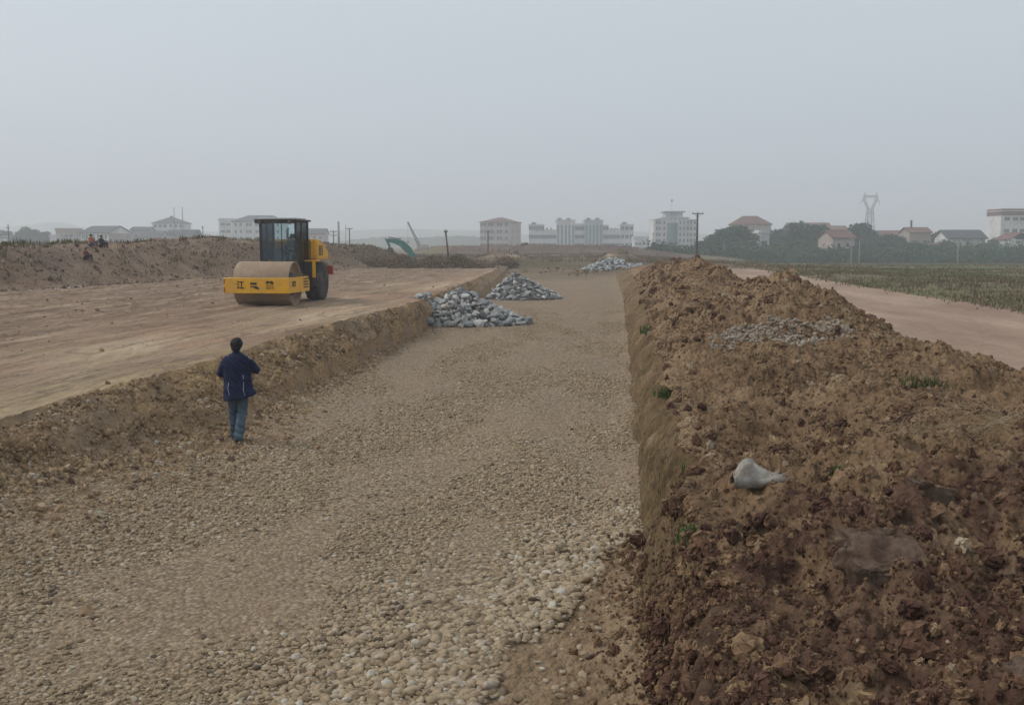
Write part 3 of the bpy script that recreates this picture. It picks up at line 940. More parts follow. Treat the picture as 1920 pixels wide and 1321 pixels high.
# grey stone chips spilled on top of the spoil bank
n = 2600
a_ = rng.random(n) * 2 * PI; r_ = np.sqrt(rng.random(n))
X = 5.25 + 1.35 * r_ * np.cos(a_); Y = 19.2 + 1.5 * r_ * np.sin(a_); S = sizes(n, .03, .11, 2.4)
scatter('stone_chips', np.stack([X, Y, H_heap(X, Y) + S * .3], -1), rng.random((n, 3)) * 6.28, np.stack([S * 1.2, S, S * .7], -1),
        np.clip(.8 + .12 * rng.standard_normal(n), 0, 1), mat_inst('chip_stone', [(0, (.14, .11, .08)), (.6, (.27, .215, .16)), (1, (.37, .32, .26))]), 4, .5, 1.5, 1, True,
        label='patch of pale grey stone chips on the spoil bank', cat='stone chips')


# ---------------------------------------------------------------- grass, straw and weeds
def blades(name, X, Y, Z, hgt, wid, nb, m, label, cat, spread=0.1, lean=0.5, kind='stuff', curl=0.3, rs=5, off=(0, 0, 0)):
    r = np.random.default_rng(rs)
    n = len(X) * nb
    x = np.repeat(X, nb) + r.normal(0, 1, n) * np.repeat(np.broadcast_to(spread, X.shape), nb)
    y = np.repeat(Y, nb) + r.normal(0, 1, n) * np.repeat(np.broadcast_to(spread, X.shape), nb)
    z = np.repeat(Z, nb) - 0.02
    h = np.repeat(np.broadcast_to(hgt, X.shape), nb) * (0.5 + 0.8 * r.random(n))
    w = np.repeat(np.broadcast_to(wid, X.shape), nb)
    a = r.random(n) * 2 * PI; ll = h * lean * r.random(n)
    dx = np.cos(a); dy = np.sin(a)
    base = np.stack([x, y, z], -1)
    side = np.stack([-dy, dx, 0 * dx], -1) * w[:, None] * .5
    mid = base + np.stack([dx * ll * .35, dy * ll * .35, h * .6], -1)
    tip = base + np.stack([dx * ll, dy * ll, h * (1 - curl * r.random(n))], -1)
    V = np.stack([base - side, base + side, mid + side * .7, mid - side * .7, tip], 1)
    F3 = np.arange(n)[:, None] * 5
    V = V.reshape(-1, 3) - np.array(off)[None, :]
    tris = np.concatenate([F3 + np.array([[0, 1, 2]]), F3 + np.array([[0, 2, 3]]), F3 + np.array([[3, 2, 4]])])
    me = np_mesh(name, V, tris, False)
    o = link(name, me, m)
    o.location = off
    tag(o, label, cat, kind=kind)
    return o


def leafmat(name, stops, sc_=0.5, trans=True):
    k = NB(name)
    c = k.ramp(k.noise(sc_, 5, .65), stops)
    v = k.ramp(k.noise(sc_ * 14, 3, .7), [(.3, .6), (.7, 1.3)])
    c = k.mix(1.0, c, v, 'MULTIPLY')
    k.done(c, 0.8)
    return k.m


M['grass_green'] = leafmat('grass_green', [(.3, (.10, .105, .048)), (.5, (.135, .135, .06)), (.7, (.21, .18, .095))], .12)
M['grass_dry'] = leafmat('grass_dry', [(.3, (.12, .09, .055)), (.5, (.18, .135, .085)), (.7, (.11, .10, .05))], .3)
M['weed'] = leafmat('weed_green', [(.3, (.045, .075, .018)), (.6, (.085, .12, .035))], 3)
M['straw'] = leafmat('straw_pale', [(.3, (.17, .12, .07)), (.6, (.30, .23, .14))], 3)
M['olive'] = leafmat('olive_scrub', [(.3, (.07, .055, .03)), (.5, (.10, .10, .04)), (.7, (.17, .14, .06))], .5)

# field grass beyond the track
n = 30000
X, Y = pts_on(lambda Y: xTR(Y) + .3, lambda Y: xTR(Y) + 8 + Y * .75, None, 24, 260, 0, .45, n)
keep = (fbm(X, Y, .05, 4, k=120) + .35 * sm(70, 110, Y) > -0.12); X, Y = X[keep], Y[keep]
blades('field_grass', X, Y, H_field(X, Y), ( .08 + Y * .0010) * (.6 + .8 * rng.random(len(X))), .03 + Y * .0008, 6, M['grass_green'], 'low green crop and grass across the flat field', 'grass', spread=.22 + Y * .006, rs=11)
n = 13000
X, Y = pts_on(lambda Y: xTR(Y) - .1, lambda Y: xTR(Y) + 7 + Y * .5, None, 22, 200, 0, .7, n)
keep = (fbm(X, Y, .07, 4, k=122) > -0.05); X, Y = X[keep], Y[keep]
blades('dry_grass', X, Y, H_field(X, Y), ( .16 + Y * .0005), .02 + Y * .0005, 6, M['grass_dry'], 'dry brown weeds along the far edge of the dirt track', 'grass', spread=.12 + Y * .002, rs=12)
n = 5000
X = rng.uniform(-24, 40, n); Y = rng.uniform(90, 240, n)
keep = fbm(X * .4, Y, .06, 4, k=141) > .12; X, Y = X[keep], Y[keep]
blades('far_weeds', X, Y, HHv(X, Y), .45, .12, 6, M['grass_dry'], 'dry weeds in strips over the far middle ground', 'weeds', spread=.5, rs=15)
# scrub on the left ridge
n = 1500
X, Y = pts_on(lambda Y: xRG(Y) - 7.5, lambda Y: xRG(Y) - 1.0, None, 40, 110, 0, .3, n, tb=lambda u: u ** 1.8)
keep = fbm(X, Y, .15, 4, k=124) > -.05; X, Y = X[keep], Y[keep]
blades('ridge_scrub', X, Y, H_ridge(X, Y), .30, .05, 8, M['olive'], 'sparse olive weeds along the top of the left ridge', 'weeds', spread=.16, rs=13)
# dead grass and roots hanging on the cut wall of the trench
n = 2600
X, Y = pts_on(xRB, xRT, None, 7, 60, 0, .8, n)
T = np.clip((X - xRB(Y)) / (xRT(Y) - xRB(Y)), 0, 1)
Zc = H_bed(xRB(Y), Y) + (H_heap(xRT(Y), Y) - H_bed(xRB(Y), Y)) * T ** .75
blades('hanging_straw', X - .03, Y, Zc - .08, .10, .006, 4, M['straw'], 'thin dead grass and roots hanging on the trench wall', 'dead grass', spread=.05, lean=.35, rs=14)
# dry grass stalks lying on the near right part of the spoil bank
n = 130
X = 5.0 + rng.normal(0, .75, n); Y = 10.3 + rng.normal(0, .55, n)
def stalks(name, X, Y, L, w, m, label, cat):
    mb = MB()
    for x, y in zip(X, Y):
        a = random.uniform(-.5, .5); l = L * random.uniform(.5, 1.4); pts = []
        for q in range(5):
            t = q / 4
            px, py = x + math.cos(a) * l * t, y + math.sin(a) * l * t + .06 * math.sin(t * 5 + x * 9)
            pts.append((px, py, HH(px, py) + .04 + .08 * math.sin(t * PI) * random.random()))
        mb.tube(pts, w * random.uniform(.6, 1.2), 3, smooth=False)
    o = mb.build(name, m); tag(o, label, cat, kind='stuff'); return o
stalks('dry_stalks', X, Y, .42, .004, M['straw'], 'pale dry stalks and roots lying on the spoil bank', 'dry stalks')


# ---------------------------------------------------------------- rock piles
def rock_mesh(name, rs, n=15):
    r = np.random.default_rng(rs)
    p = r.normal(0, 1, (n, 3)); p /= np.linalg.norm(p, axis=1)[:, None]
    p *= (0.38 + .14 * r.random((n, 1)))
    p *= np.array([1.1, .92, .84])
    bm = bmesh.new()
    for q in p: bm.verts.new(q)
    res = bmesh.ops.convex_hull(bm, input=bm.verts)
    for v in [v for v in bm.verts if not v.link_faces]: bm.verts.remove(v)
    bmesh.ops.bevel(bm, geom=list(bm.edges), offset=.018, segments=1, affect='EDGES')
    me = bpy.data.meshes.new(name); bm.to_mesh(me); bm.free()
    return me


def mat_rock():
    k = NB('quarry_stone')
    oi = k.n.new('ShaderNodeObjectInfo')
    c = k.ramp(oi.outputs['Random'], [(0, (.17, .178, .185)), (.35, (.28, .29, .292)), (.7, (.40, .405, .395)), (1.0, (.54, .53, .50))])
    s = k.ramp(k.noise(3.5, 8, .7), [(.35, .55), (.5, .95), (.65, 1.3)])
    c = k.mix(1.0, c, s, 'MULTIPLY')
    d = k.ramp(k.noise(1.7, 5, .6), [(.56, 0.0), (.68, .5)])
    c = k.mix(d, c, (.32, .26, .19))
    return k.done(c, .85, k.noise(9, 9, .72), .03)


M['rock'] = mat_rock()
rocks = [rock_mesh('rock', 40 + i) for i in range(10)]
for r_ in rocks: r_.materials.append(M['rock'])


def pile(cx, cy, rl, rr, ry, hgt, n, smin, smax, where, group, ex=1.0, individual=True, zb=0.0, fine=(.06, .2)):
    """heap of rocks with its peak at (cx, cy); rl / rr: reach to the left / right of the peak"""
    def ph(x, y):
        rx = rl if x < cx else rr
        d = math.sqrt(((x - cx) / rx) ** 2 + ((y - cy) / ry) ** 2)
        return zb + hgt * max(0.0, 1 - d) ** ex
    def spot():
        a = random.random() * 2 * PI; d = math.sqrt(random.random()) * 1.02
        return cx + (rl if math.cos(a) < 0 else rr) * d * math.cos(a), cy + ry * d * math.sin(a)
    placed = []; objs = []; tries = 0
    big = MB()
    while len(placed) < n and tries < n * 60:
        tries += 1
        x, y = spot()
        s = random.uniform(smin, smax) if random.random() < .75 else random.uniform(smax, smax * 1.35)
        if any((x - u) ** 2 + (y - v) ** 2 < (.34 * (s + w)) ** 2 for u, v, w in placed): continue
        placed.append((x, y, s))
        z = max(HH(x, y), ph(x, y)) + .16 * s
        e = Euler((random.uniform(-.6, .6), random.uniform(-.6, .6), random.random() * 6.28))
        if individual:
            o = bpy.data.objects.new('rock', rocks[random.randrange(10)]); COL.objects.link(o)
            o.location = (x, y, z); o.rotation_euler = e; o.scale = (s * 1.15, s * 1.0, s * random.uniform(.8, 1.1))
            u_ = (x - cx) / (rl if x < cx else rr); v_ = max(0, 1 - math.hypot(u_, (y - cy) / ry))
            zone = ('near the peak' if v_ > .62 else ('left flank' if u_ < -.3 else ('right tail' if u_ > .45 else 'middle')) + (' front foot' if (y < cy and v_ < .3) else (' far side' if y > cy + .3 * ry else ' slope')))
            big_ = 'large' if s > smax else ('small' if s < smin + .3 * (smax - smin) else 'mid sized')
            tag(o, f'{big_} angular grey rock {zone if zone.startswith("near") else "on the " + zone} of {where}', 'rock', group); objs.append(o)
        else:
            me = rocks[random.randrange(10)]; mt = Matrix.Translation((x, y, z)) @ e.to_matrix().to_4x4() @ Matrix.Diagonal((s * 1.15, s, s, 1))
            big.add([mt @ v.co for v in me.vertices], [tuple(p.vertices) for p in me.polygons])
    # the smaller stones and rubble between and under the large ones
    N_ = 900
    sp_ = [spot() for _ in range(N_)]
    xs = np.array([p[0] for p in sp_]); ys = np.array([p[1] for p in sp_]); zs = HHv(xs, ys)
    fx = [(x, y, max(z, ph(x, y)) - .02 + random.uniform(-.12, .06), random.uniform(*fine)) for x, y, z in zip(xs, ys, zs)]
    for x, y, z, s in fx:
        me = rocks[random.randrange(10)]; e = Euler((random.random() * 6, random.random() * 6, random.random() * 6))
        mt = Matrix.Translation((x, y, z)) @ e.to_matrix().to_4x4() @ Matrix.Diagonal((s * 1.2, s, s, 1))
        big.add([mt @ v.co for v in me.vertices], [tuple(p.vertices) for p in me.polygons])
    return big, objs


b1, _ = pile(-2.3, 41.2, 1.7, 3.0, 1.8, 1.42, 165, .28, .50, 'the nearer stone pile', 'rocks of the nearer stone pile')
o = b1.build('stone_rubble', M['rock']); tag(o, 'small broken stones filling the nearer grey rock pile', 'rubble', kind='stuff')
b2, _ = pile(.1, 60.6, 1.6, 2.9, 2.2, 1.5, 135, .28, .46, 'the farther stone pile', 'rocks of the second stone pile')
o = b2.build('stone_rubble', M['rock']); tag(o, 'small broken stones filling the second grey rock pile', 'rubble', kind='stuff')
b3, _ = pile(10.0, 99.5, 2.9, 3.0, 2.6, 1.15, 95, .35, .6, '', '', ex=.8, individual=False, zb=.65)
o = b3.build('stone_heap', M['rock']); tag(o, 'third and farthest heap of pale rocks against the spoil bank', 'stone heap', kind='stuff')


# ---------------------------------------------------------------- paints and metals
def paint(name, col, rough=.45, dirt=(.30, .22, .15), amt=.5, spec=.4, ds=1.6):
    k = NB(name)
    tc = k.n.new('ShaderNodeTexCoord'); v = tc.outputs['Object']
    d = k.ramp(k.noise(ds, 8, .7, v), [(.45, 0.0), (.7, amt)])
    f = k.ramp(k.noise(ds * 8, 6, .7, v), [(.3, .8), (.7, 1.08)])
    c = k.mix(d, col, dirt)
    c = k.mix(1.0, c, f, 'MULTIPLY')
    k.done(c, rough, k.noise(40, 4, .6, v), .002)
    k.b.inputs['Specular IOR Level'].default_value = spec
    return k.m


M['yellow'] = paint('yellow_paint', (.84, .43, .014), .5, (.36, .24, .12), .5, ds=2.6)
M['orange'] = paint('orange_paint', (.62, .26, .03), .5, (.36, .22, .12), .4)
M['black'] = paint('black_paint', (.018, .019, .02), .5, (.16, .12, .09), .35)
M['steel'] = paint('drum_steel', (.30, .215, .145), .75, (.42, .31, .21), .8, .3, 3)
M['darksteel'] = paint('dark_steel', (.06, .05, .045), .6, (.18, .13, .09), .6)
M['rubber'] = paint('rubber', (.045, .043, .042), .85, (.20, .16, .125), .75, .2, 3)
M['white'] = paint('white_roof_paint', (.62, .63, .6), .5, (.3, .27, .22), .3)
M['red'] = paint('red_paint', (.42, .06, .03), .5, amt=.3)
M['seat'] = mat('seat_cloth', (.02, .022, .026), .8, var=.3)
M['letter'] = mat('letter_paint', (.035, .02, .012), .6, var=.3)
M['pale'] = mat('console_plastic', (.12, .15, .17), .6, var=.2)
M['teal'] = paint('teal_paint', (.03, .20, .17), .5, (.16, .16, .13), .4)


def glass(name='cab_glass', tint=(.88, .93, .94), op=.35):
    m = bpy.data.materials.new(name); m.use_nodes = True
    n = m.node_tree.nodes; l = m.node_tree.links; n.clear()
    out = n.new('ShaderNodeOutputMaterial'); mx = n.new('ShaderNodeMixShader'); tr = n.new('ShaderNodeBsdfTransparent')
    gl = n.new('ShaderNodeBsdfGlossy'); fr = n.new('ShaderNodeFresnel'); fr.inputs[0].default_value = 1.5
    tr.inputs[0].default_value = (*tint, 1); gl.inputs['Roughness'].default_value = .06; gl.inputs[0].default_value = (.8, .85, .9, 1)
    l.new(fr.outputs[0], mx.inputs[0]); l.new(tr.outputs[0], mx.inputs[1]); l.new(gl.outputs[0], mx.inputs[2]); l.new(mx.outputs[0], out.inputs[0])
    return m


M['glass'] = glass()


# ---------------------------------------------------------------- road roller
def road_roller():
    RX, RY = -8.87, 35.95
    root = empty('road_roller', (RX, RY, z0_ := HH(RX, RY) - .01), math.radians(-6.0),
                 'large yellow single drum road roller with black cab standing on the graded earth', 'road roller')
    # drum
    R = .8
    d = MB(); prof = [(-1.02, R - .05), (-1.02, R - .006), (-1.0, R), (1.0, R), (1.02, R - .006), (1.02, R - .05), (.86, R - .05), (.86, .12)]
    d.lathe([(-.86, .12), (-.86, R - .05)] + prof, 64, 'x', (0, 0, R))
    dr = d.build('drum', M['steel'], root)
    h = MB(); h.lathe([(.83, .42), (.95, .40), (.97, .3), (1.06, .28), (1.06, .05)], 28, 'x', (0, 0, R)); h.lathe([(-1.06, .05), (-1.06, .28), (-.97, .3), (-.95, .40), (-.83, .42)], 28, 'x', (0, 0, R))
    for k in range(10):
        t = k * PI / 5
        for sx in (-1, 1): h.box(sx * .95 - .03, sx * .95 + .03, .33 * math.cos(t) - .025, .33 * math.cos(t) + .025, R + .33 * math.sin(t) - .025, R + .33 * math.sin(t) + .025)
    h.build('drum_hub', M['darksteel'], root)
    # frame: front beam, side plates, rear beam
    f = MB()
    f.box(-1.18, 1.18, -1.24, -1.08, .50, 1.04, bev=.018)
    for s in (-1, 1):
        f.prism([(-1.078, .50), (1.16, .50), (1.16, .86), (1.0, 1.04), (-1.078, 1.04)], s * 1.07, s * 1.175, 'x')
        f.box(s * 1.06 - .02, s * 1.06 + .02, -.35, .35, .55, .98)
    f.box(-1.06, 1.06, 1.02, 1.16, .50, .98, bev=.01)
    f.box(-.45, .45, 1.162, 1.75, .55, .95, bev=.02)
    fr = f.build('drum_frame', M['yellow'], root)
    # scraper bars behind and before the drum
    s_ = MB(); s_.box(-1.0, 1.0, -.96, -.90, .68, .82); s_.box(-1.0, 1.0, .90, .96, .68, .82)
    s_.build('scraper', M['darksteel'], root)
    # lettering
    def text(body, size, x, y, z, rz, par, name='lettering', ex=.006, sx=1.0):
        cu = bpy.data.curves.new('t', 'FONT'); cu.body = body; cu.size = size; cu.extrude = ex; cu.align_x = 'CENTER'; cu.align_y = 'CENTER'; cu.offset = .006
        to = bpy.data.objects.new('t', cu); COL.objects.link(to)
        dg = bpy.context.evaluated_depsgraph_get()
        me = bpy.data.meshes.new_from_object(to.evaluated_get(dg)); bpy.data.objects.remove(to)
        mt = Matrix.Translation((x, y, z)) @ Matrix.Rotation(rz, 4, 'Z') @ Matrix.Rotation(PI / 2, 4, 'X') @ Matrix.Diagonal((sx, 1, 1, 1))
        me.transform(mt)
        return link(name, me, M['letter'], par)
    text('江', .31, -.56, -1.246, .77, 0, fr, sx=.95)
    text('麓', .31, .50, -1.246, .77, 0, fr, sx=.95)
    lg = MB()
    for i, (a, b) in enumerate(((-.20, -.13), (-.12, -.05), (-.04, .03))): lg.box(a, b, -1.25, -1.238, .80, .88)
    lg.prism([(-.20, .755), (.02, .755), (.10, .70), (.12, .64), (-.02, .66), (-.06, .71), (-.20, .72)], -1.25, -1.238)
    lg.build('lettering', M['letter'], fr)
    text('江麓', .20, 1.180, -.66, .80, PI / 2, fr); 
    lg = MB()
    for i in range(4): lg.box(1.172, 1.182, .45, 1.0, .93 - i * .10, .98 - i * .10)
    lg.build('lettering', M['letter'], fr)
    st = MB(); st.box(-1.17, -1.125, -1.252, -1.238, .85, 1.0); st.box(-1.17, -1.125, -1.252, -1.238, .55, .70)
    st.build('reflector', M['red'], fr)
    # cab
    X0, X1, Y0, Y1, Z0, Z1 = -.73, .63, 1.35, 2.75, 1.12, 3.08
    cb = MB()
    for x, y in ((X0, Y0), (X1, Y0), (X0, Y1), (X1, Y1)):
        cb.box(x - .04, x + .04, y - .04, y + .04, Z0 + .062, Z1 - .062, bev=.01)
    cb.box(X0 - .045, X1 + .045, Y0 - .045, Y1 + .045, Z1 - .06, Z1)
    cb.box(X0 - .045, X1 + .045, Y0 - .045, Y1 + .045, Z0 - .02, Z0 + .06)
    cb.box(X1 - .03, X1 + .03, Y0 + .62, Y0 + .67, Z0 + .062, Z1 - .062)
    cb.box(X0 - .03, X0 + .03, Y0 + .62, Y0 + .67, Z0 + .062, Z1 - .062)
    cb.box(.08, .10, Y0 - .035, Y0 - .008, Z0 + .06, Z1 - .06)     # wiper post
    cf = cb.build('cab_frame', M['black'], root)
    for nm, bx in (('window', (X0 + .04, X1 - .04, Y0 - .006, Y0 + .006, Z0 + .06, Z1 - .06)), ('window', (X0 + .04, X1 - .04, Y1 - .006, Y1 + .006, Z0 + .06, Z1 - .06)),
                   ('window', (X0 - .006, X0 + .006, Y0 + .04, Y0 + .62, Z0 + .06, Z1 - .06)), ('window', (X0 - .006, X0 + .006, Y0 + .67, Y1 - .04, Z0 + .06, Z1 - .06)),
                   ('window', (X1 - .006, X1 + .006, Y0 + .04, Y0 + .62, Z0 + .06, Z1 - .06)), ('window', (X1 - .006, X1 + .006, Y0 + .67, Y1 - .04, Z0 + .06, Z1 - .06))):
        w = MB(); w.box(*bx); w.build(nm, M['glass'], cf)
    lo = MB(); lo.box(X0 + .04, X1 - .04, Y0 + .03, Y0 + .06, Z0 + .06, Z0 + .42); lo.box(X1 - .05, X1 - .02, Y0 + .05, Y1 - .05, Z0 + .06, Z0 + .50); lo.box(X0 + .04, X1 - .04, Y1 - .06, Y1 - .03, Z0 + .06, Z0 + .95); lo.build('lower_panel', M['pale'], cf)
    rf = MB(); rf.box(X0 - .16, X1 + .13, Y0 - .22, Y1 + .10, Z1 + .002, Z1 + .07, bev=.02); rf.box(X0 - .15, X1 + .12, Y0 - .21, Y0 - .17, Z1 - .09, Z1 + .0)
    ro = rf.build('cab_roof', M['black'], root)
    rt = MB(); rt.box(X0 - .02, X1 - .02, Y0 - .05, Y1 - .05, Z1 + .072, Z1 + .13, bev=.02); rt.build('roof_top', M['white'], ro)
    for x in (-.66, .50):
        l = MB(); l.lathe([(Y0 - .30, .05), (Y0 - .30, .075), (Y0 - .2, .06)], 14, 'y', (x, 0, Z1 - .05)); l.build('work_light', M['darksteel'], ro)
    # inside the cab
    s = MB(); s.box(-.12, .38, 2.05, 2.50, 1.62, 1.76, bev=.04); s.box(-.10, .36, 2.46, 2.60, 1.76, 2.40, bev=.05); s.box(.02, .24, 2.46, 2.58, 2.42, 2.62, bev=.04); s.box(-.02, .28, 2.1, 2.45, 1.12, 1.62)
    s.build('seat', M['seat'], root)
    w = MB(); w.tube([(.12, 1.55, 1.2), (.10, 1.78, 2.02)], .04, 10); tor = [(a, b) for a, b in [(.022 * math.cos(t), .19 + .022 * math.sin(t)) for t in np.linspace(0, 2 * PI, 8, endpoint=False)]]
    m0 = MB(); m0.lathe(tor, 24, 'z', closed=True)
    rm = Matrix.Translation((.10, 1.79, 2.05)) @ Matrix.Rotation(math.radians(25), 4, 'X')
    w.add([rm @ Vector(v) for v in m0.v], m0.f, True)
    for k in range(3):
        t = k * 2.09 + .5; w.tube([rm @ Vector((0, 0, 0)), rm @ Vector((.19 * math.cos(t), .19 * math.sin(t), 0))], .012, 6)
    w.build('steering_wheel', M['seat'], root)
    c_ = MB(); c_.prism([(1.42, 1.16), (1.72, 1.16), (1.66, 1.75), (1.46, 1.88)], -.25, .12, 'x'); c_.build('console', M['pale'], root)
    # engine hood with side grilles, fenders
    h = MB(); h.prism([(2.83, 1.62), (2.83, 2.40), (3.0, 2.42), (3.8, 2.24), (4.35, 1.95), (4.42, 1.62)], -.98, .98, 'x'); h.prism([(2.83, 1.0), (2.83, 1.615), (4.42, 1.615), (4.42, 1.0)], -.58, .58, 'x')
    ho = h.build('engine_hood', M['yellow'], root)
    bm = bmesh.new(); bm.from_mesh(ho.data); bmesh.ops.bevel(bm, geom=list(bm.edges), offset=.05, segments=3, affect='EDGES'); bm.to_mesh(ho.data); bm.free()
    for (ya, yb) in ((3.05, 3.32), (3.42, 3.56)):
        v = MB()
        for q in range(5): v.box(.982, .992, ya, yb, 1.78 + q * .08, 1.84 + q * .08)
        v.build('grille', M['black'], ho)
    for s1 in (-1, 1):
        q = MB(); q.box(*sorted((s1 * .98, s1 * 1.10)), 2.15, 2.22, .95, 1.60, bev=.012); q.box(*sorted((s1 * .66, s1 * 1.12)), 2.222, 2.80, 1.555, 1.61, bev=.012)
        q.build('fender', M['yellow'], root)
        q = MB(); q.box(*sorted((s1 * .66, s1 * .975)), 2.10, 2.16, .90, 1.54, bev=.01); q.build('side_panel', M['black'], root)
    ch = MB(); ch.box(-.55, .55, 1.9, 4.5, .60, .99, bev=.02); ch.box(-.80, .80, 4.42, 4.62, .55, 1.15, bev=.02); ch.box(-.75, .75, 1.4, 2.2, .85, 1.08)
    ch.tube([(-.95, 3.05, .78), (.95, 3.05, .78)], .15, 14)
    ch.build('chassis', M['black'], root)
    t_ = MB(); t_.box(.80, 1.12, 4.44, 4.52, 1.0, 1.35); t_.box(.80, .95, 4.25, 4.44, .85, 1.0); t_.build('tail_lamp', M['red'], root)
    # ladder beside the cab, handrails, mirror
    l = MB()
    for q in range(3): l.box(.68, .98, 1.45 + .0, 1.75, .45 + q * .28, .48 + q * .28)
    l.box(.68, .71, 1.45, 1.49, .40, 1.12); l.box(.95, .98, 1.45, 1.49, .40, 1.08)
    l.build('step', M['black'], root)
    r = MB(); r.tube([(.72, 1.38, 1.15), (.74, 1.36, 2.2), (.69, 1.34, 2.5)], .018, 8); r.tube([(.72, 2.72, 1.15), (.74, 2.72, 2.3), (.69, 2.72, 2.4)], .018, 8); r.build('handrail', M['black'], root)
    mi = MB(); mi.box(.76, .90, 1.22, 1.26, 2.25, 2.52, bev=.01); mi.tube([(.66, 1.32, 2.55), (.84, 1.25, 2.53)], .012, 6); mi.build('mirror', M['black'], root)
    ex = MB(); ex.tube([(-.45, 3.6, 2.3), (-.45, 3.6, 2.75), (-.45, 3.68, 2.85)], .05, 12); ex.build('exhaust_pipe', M['darksteel'], root)
    hs_ = MB()
    for q in range(4): hs_.tube([(-.30 + q * .16, 1.17, .88), (-.28 + q * .16, 1.3, 1.06 + .04 * q), (-.22 + q * .14, 1.5, 1.0), (-.20 + q * .12, 1.9, .95)], .022, 6)
    hs_.tube([(1.00, .86, .85), (.98, .98, 1.12), (.80, 1.22, 1.05)], .02, 6)
    hs_.build('hydraulic_hose', M['rubber'], root)
    # wheels
    for sx in (-1, 1):
        tm = MB()
        cx = sx * .87
        tm.lathe([(-.27, .40), (-.29, .55), (-.28, .68), (-.24, .74), (0, .755), (.24, .74), (.28, .68), (.29, .55), (.27, .40)], 48, 'x')
        for k in range(22):
            for s2 in (-1, 1):
                t = (k + (.5 if s2 > 0 else 0)) * 2 * PI / 22
                rm = Matrix.Rotation(t, 3, 'X') @ Matrix.Rotation(s2 * .45, 3, 'Z')
                b = [Vector(p) for p in ((0, -.035, .745), (.29, -.035, .705), (.29, .035, .705), (0, .035, .745), (0, -.03, .79), (.27, -.03, .765), (.27, .03, .765), (0, .03, .79))]
                vs = [Matrix.Rotation(t, 3, 'X') @ (Matrix.Rotation(s2 * .35, 3, 'Z') @ Vector((s2 * v.x, v.y, v.z))) for v in b]
                tm.add(vs, [(0, 3, 2, 1), (4, 5, 6, 7), (0, 1, 5, 4), (1, 2, 6, 5), (2, 3, 7, 6), (3, 0, 4, 7)])
        wh = empty('wheel'); wh.parent = root; wh.location = (cx, 3.05, .77)
        tm.build('tyre', M['rubber'], wh)
        rmb = MB(); rmb.lathe([(.16 * sx, .41), (.20 * sx, .40), (.16 * sx, .33), (.05 * sx, .30), (.05 * sx, .16), (.20 * sx, .14), (.21 * sx, .03)], 28, 'x'); rmb.lathe([(-.2 * sx, .38), (.15 * sx, .40)], 28, 'x')
        rmb.build('rim', M['orange'], wh)
    return root


roller = road_roller()


# ---------------------------------------------------------------- people
M['navy'] = mat('navy_cloth', (.011, .018, .060), .85, col2=(.006, .009, .034), scale=7, bump=.01, bscale=14)
M['denim'] = mat('denim', (.095, .135, .175), .85, col2=(.05, .078, .11), scale=6, bump=.006, bscale=30)
M['skin'] = mat('skin', (.36, .20, .125), .55, var=.15)
M['hair'] = mat('black_hair', (.008, .008, .009), .6, var=.3, bump=.01, bscale=60)
M['shoe'] = mat('dark_shoe', (.03, .035, .045), .7, var=.3)
M['piping'] = mat('pale_piping', (.45, .50, .60), .7, var=.1)


def caps(mb, pts, rad, flat=1.0, n=14):
    """tapered limb with rounded ends"""
    pts = [Vector(p) for p in pts]
    P2 = []; R2 = []
    for i in range(len(pts) - 1):
        for q in range(4):
            t = q / 4; P2.append(pts[i].lerp(pts[i + 1], t)); R2.append(rad[i] * (1 - t) + rad[i + 1] * t)
    P2.append(pts[-1]); R2.append(rad[-1])
    mb.tube(P2, R2, n, flat=flat)
    mb.ellipsoid(pts[0], (rad[0],) * 3, nu=12, nv=8); mb.ellipsoid(pts[-1], (rad[-1],) * 3, nu=12, nv=8)


def hand(mb, w, d, up, s=1.0):
    """palm and five fingers from the wrist w along d; up: back of the hand"""
    d = Vector(d).normalized(); up = Vector(up).normalized(); side = d.cross(up).normalized(); w = Vector(w)
    rot = Matrix((side, d, up)).transposed()
    mb.ellipsoid(w + d * .045 * s, (.042 * s, .055 * s, .017 * s), rot)
    for i, ln in enumerate((.066, .076, .07, .054)):
        b = w + d * .085 * s + side * (-.03 + i * .02) * s
        caps(mb, [b, b + d * ln * .45 * s - up * .012 * s, b + d * ln * .75 * s - up * .04 * s], [.0095 * s, .009 * s, .0075 * s], n=8)
    b = w + d * .03 * s - side * .035 * s
    caps(mb, [b, b + d * .03 * s - side * .025 * s - up * .01 * s, b + d * .058 * s - side * .028 * s - up * .025 * s], [.012 * s, .010 * s, .008 * s], n=8)


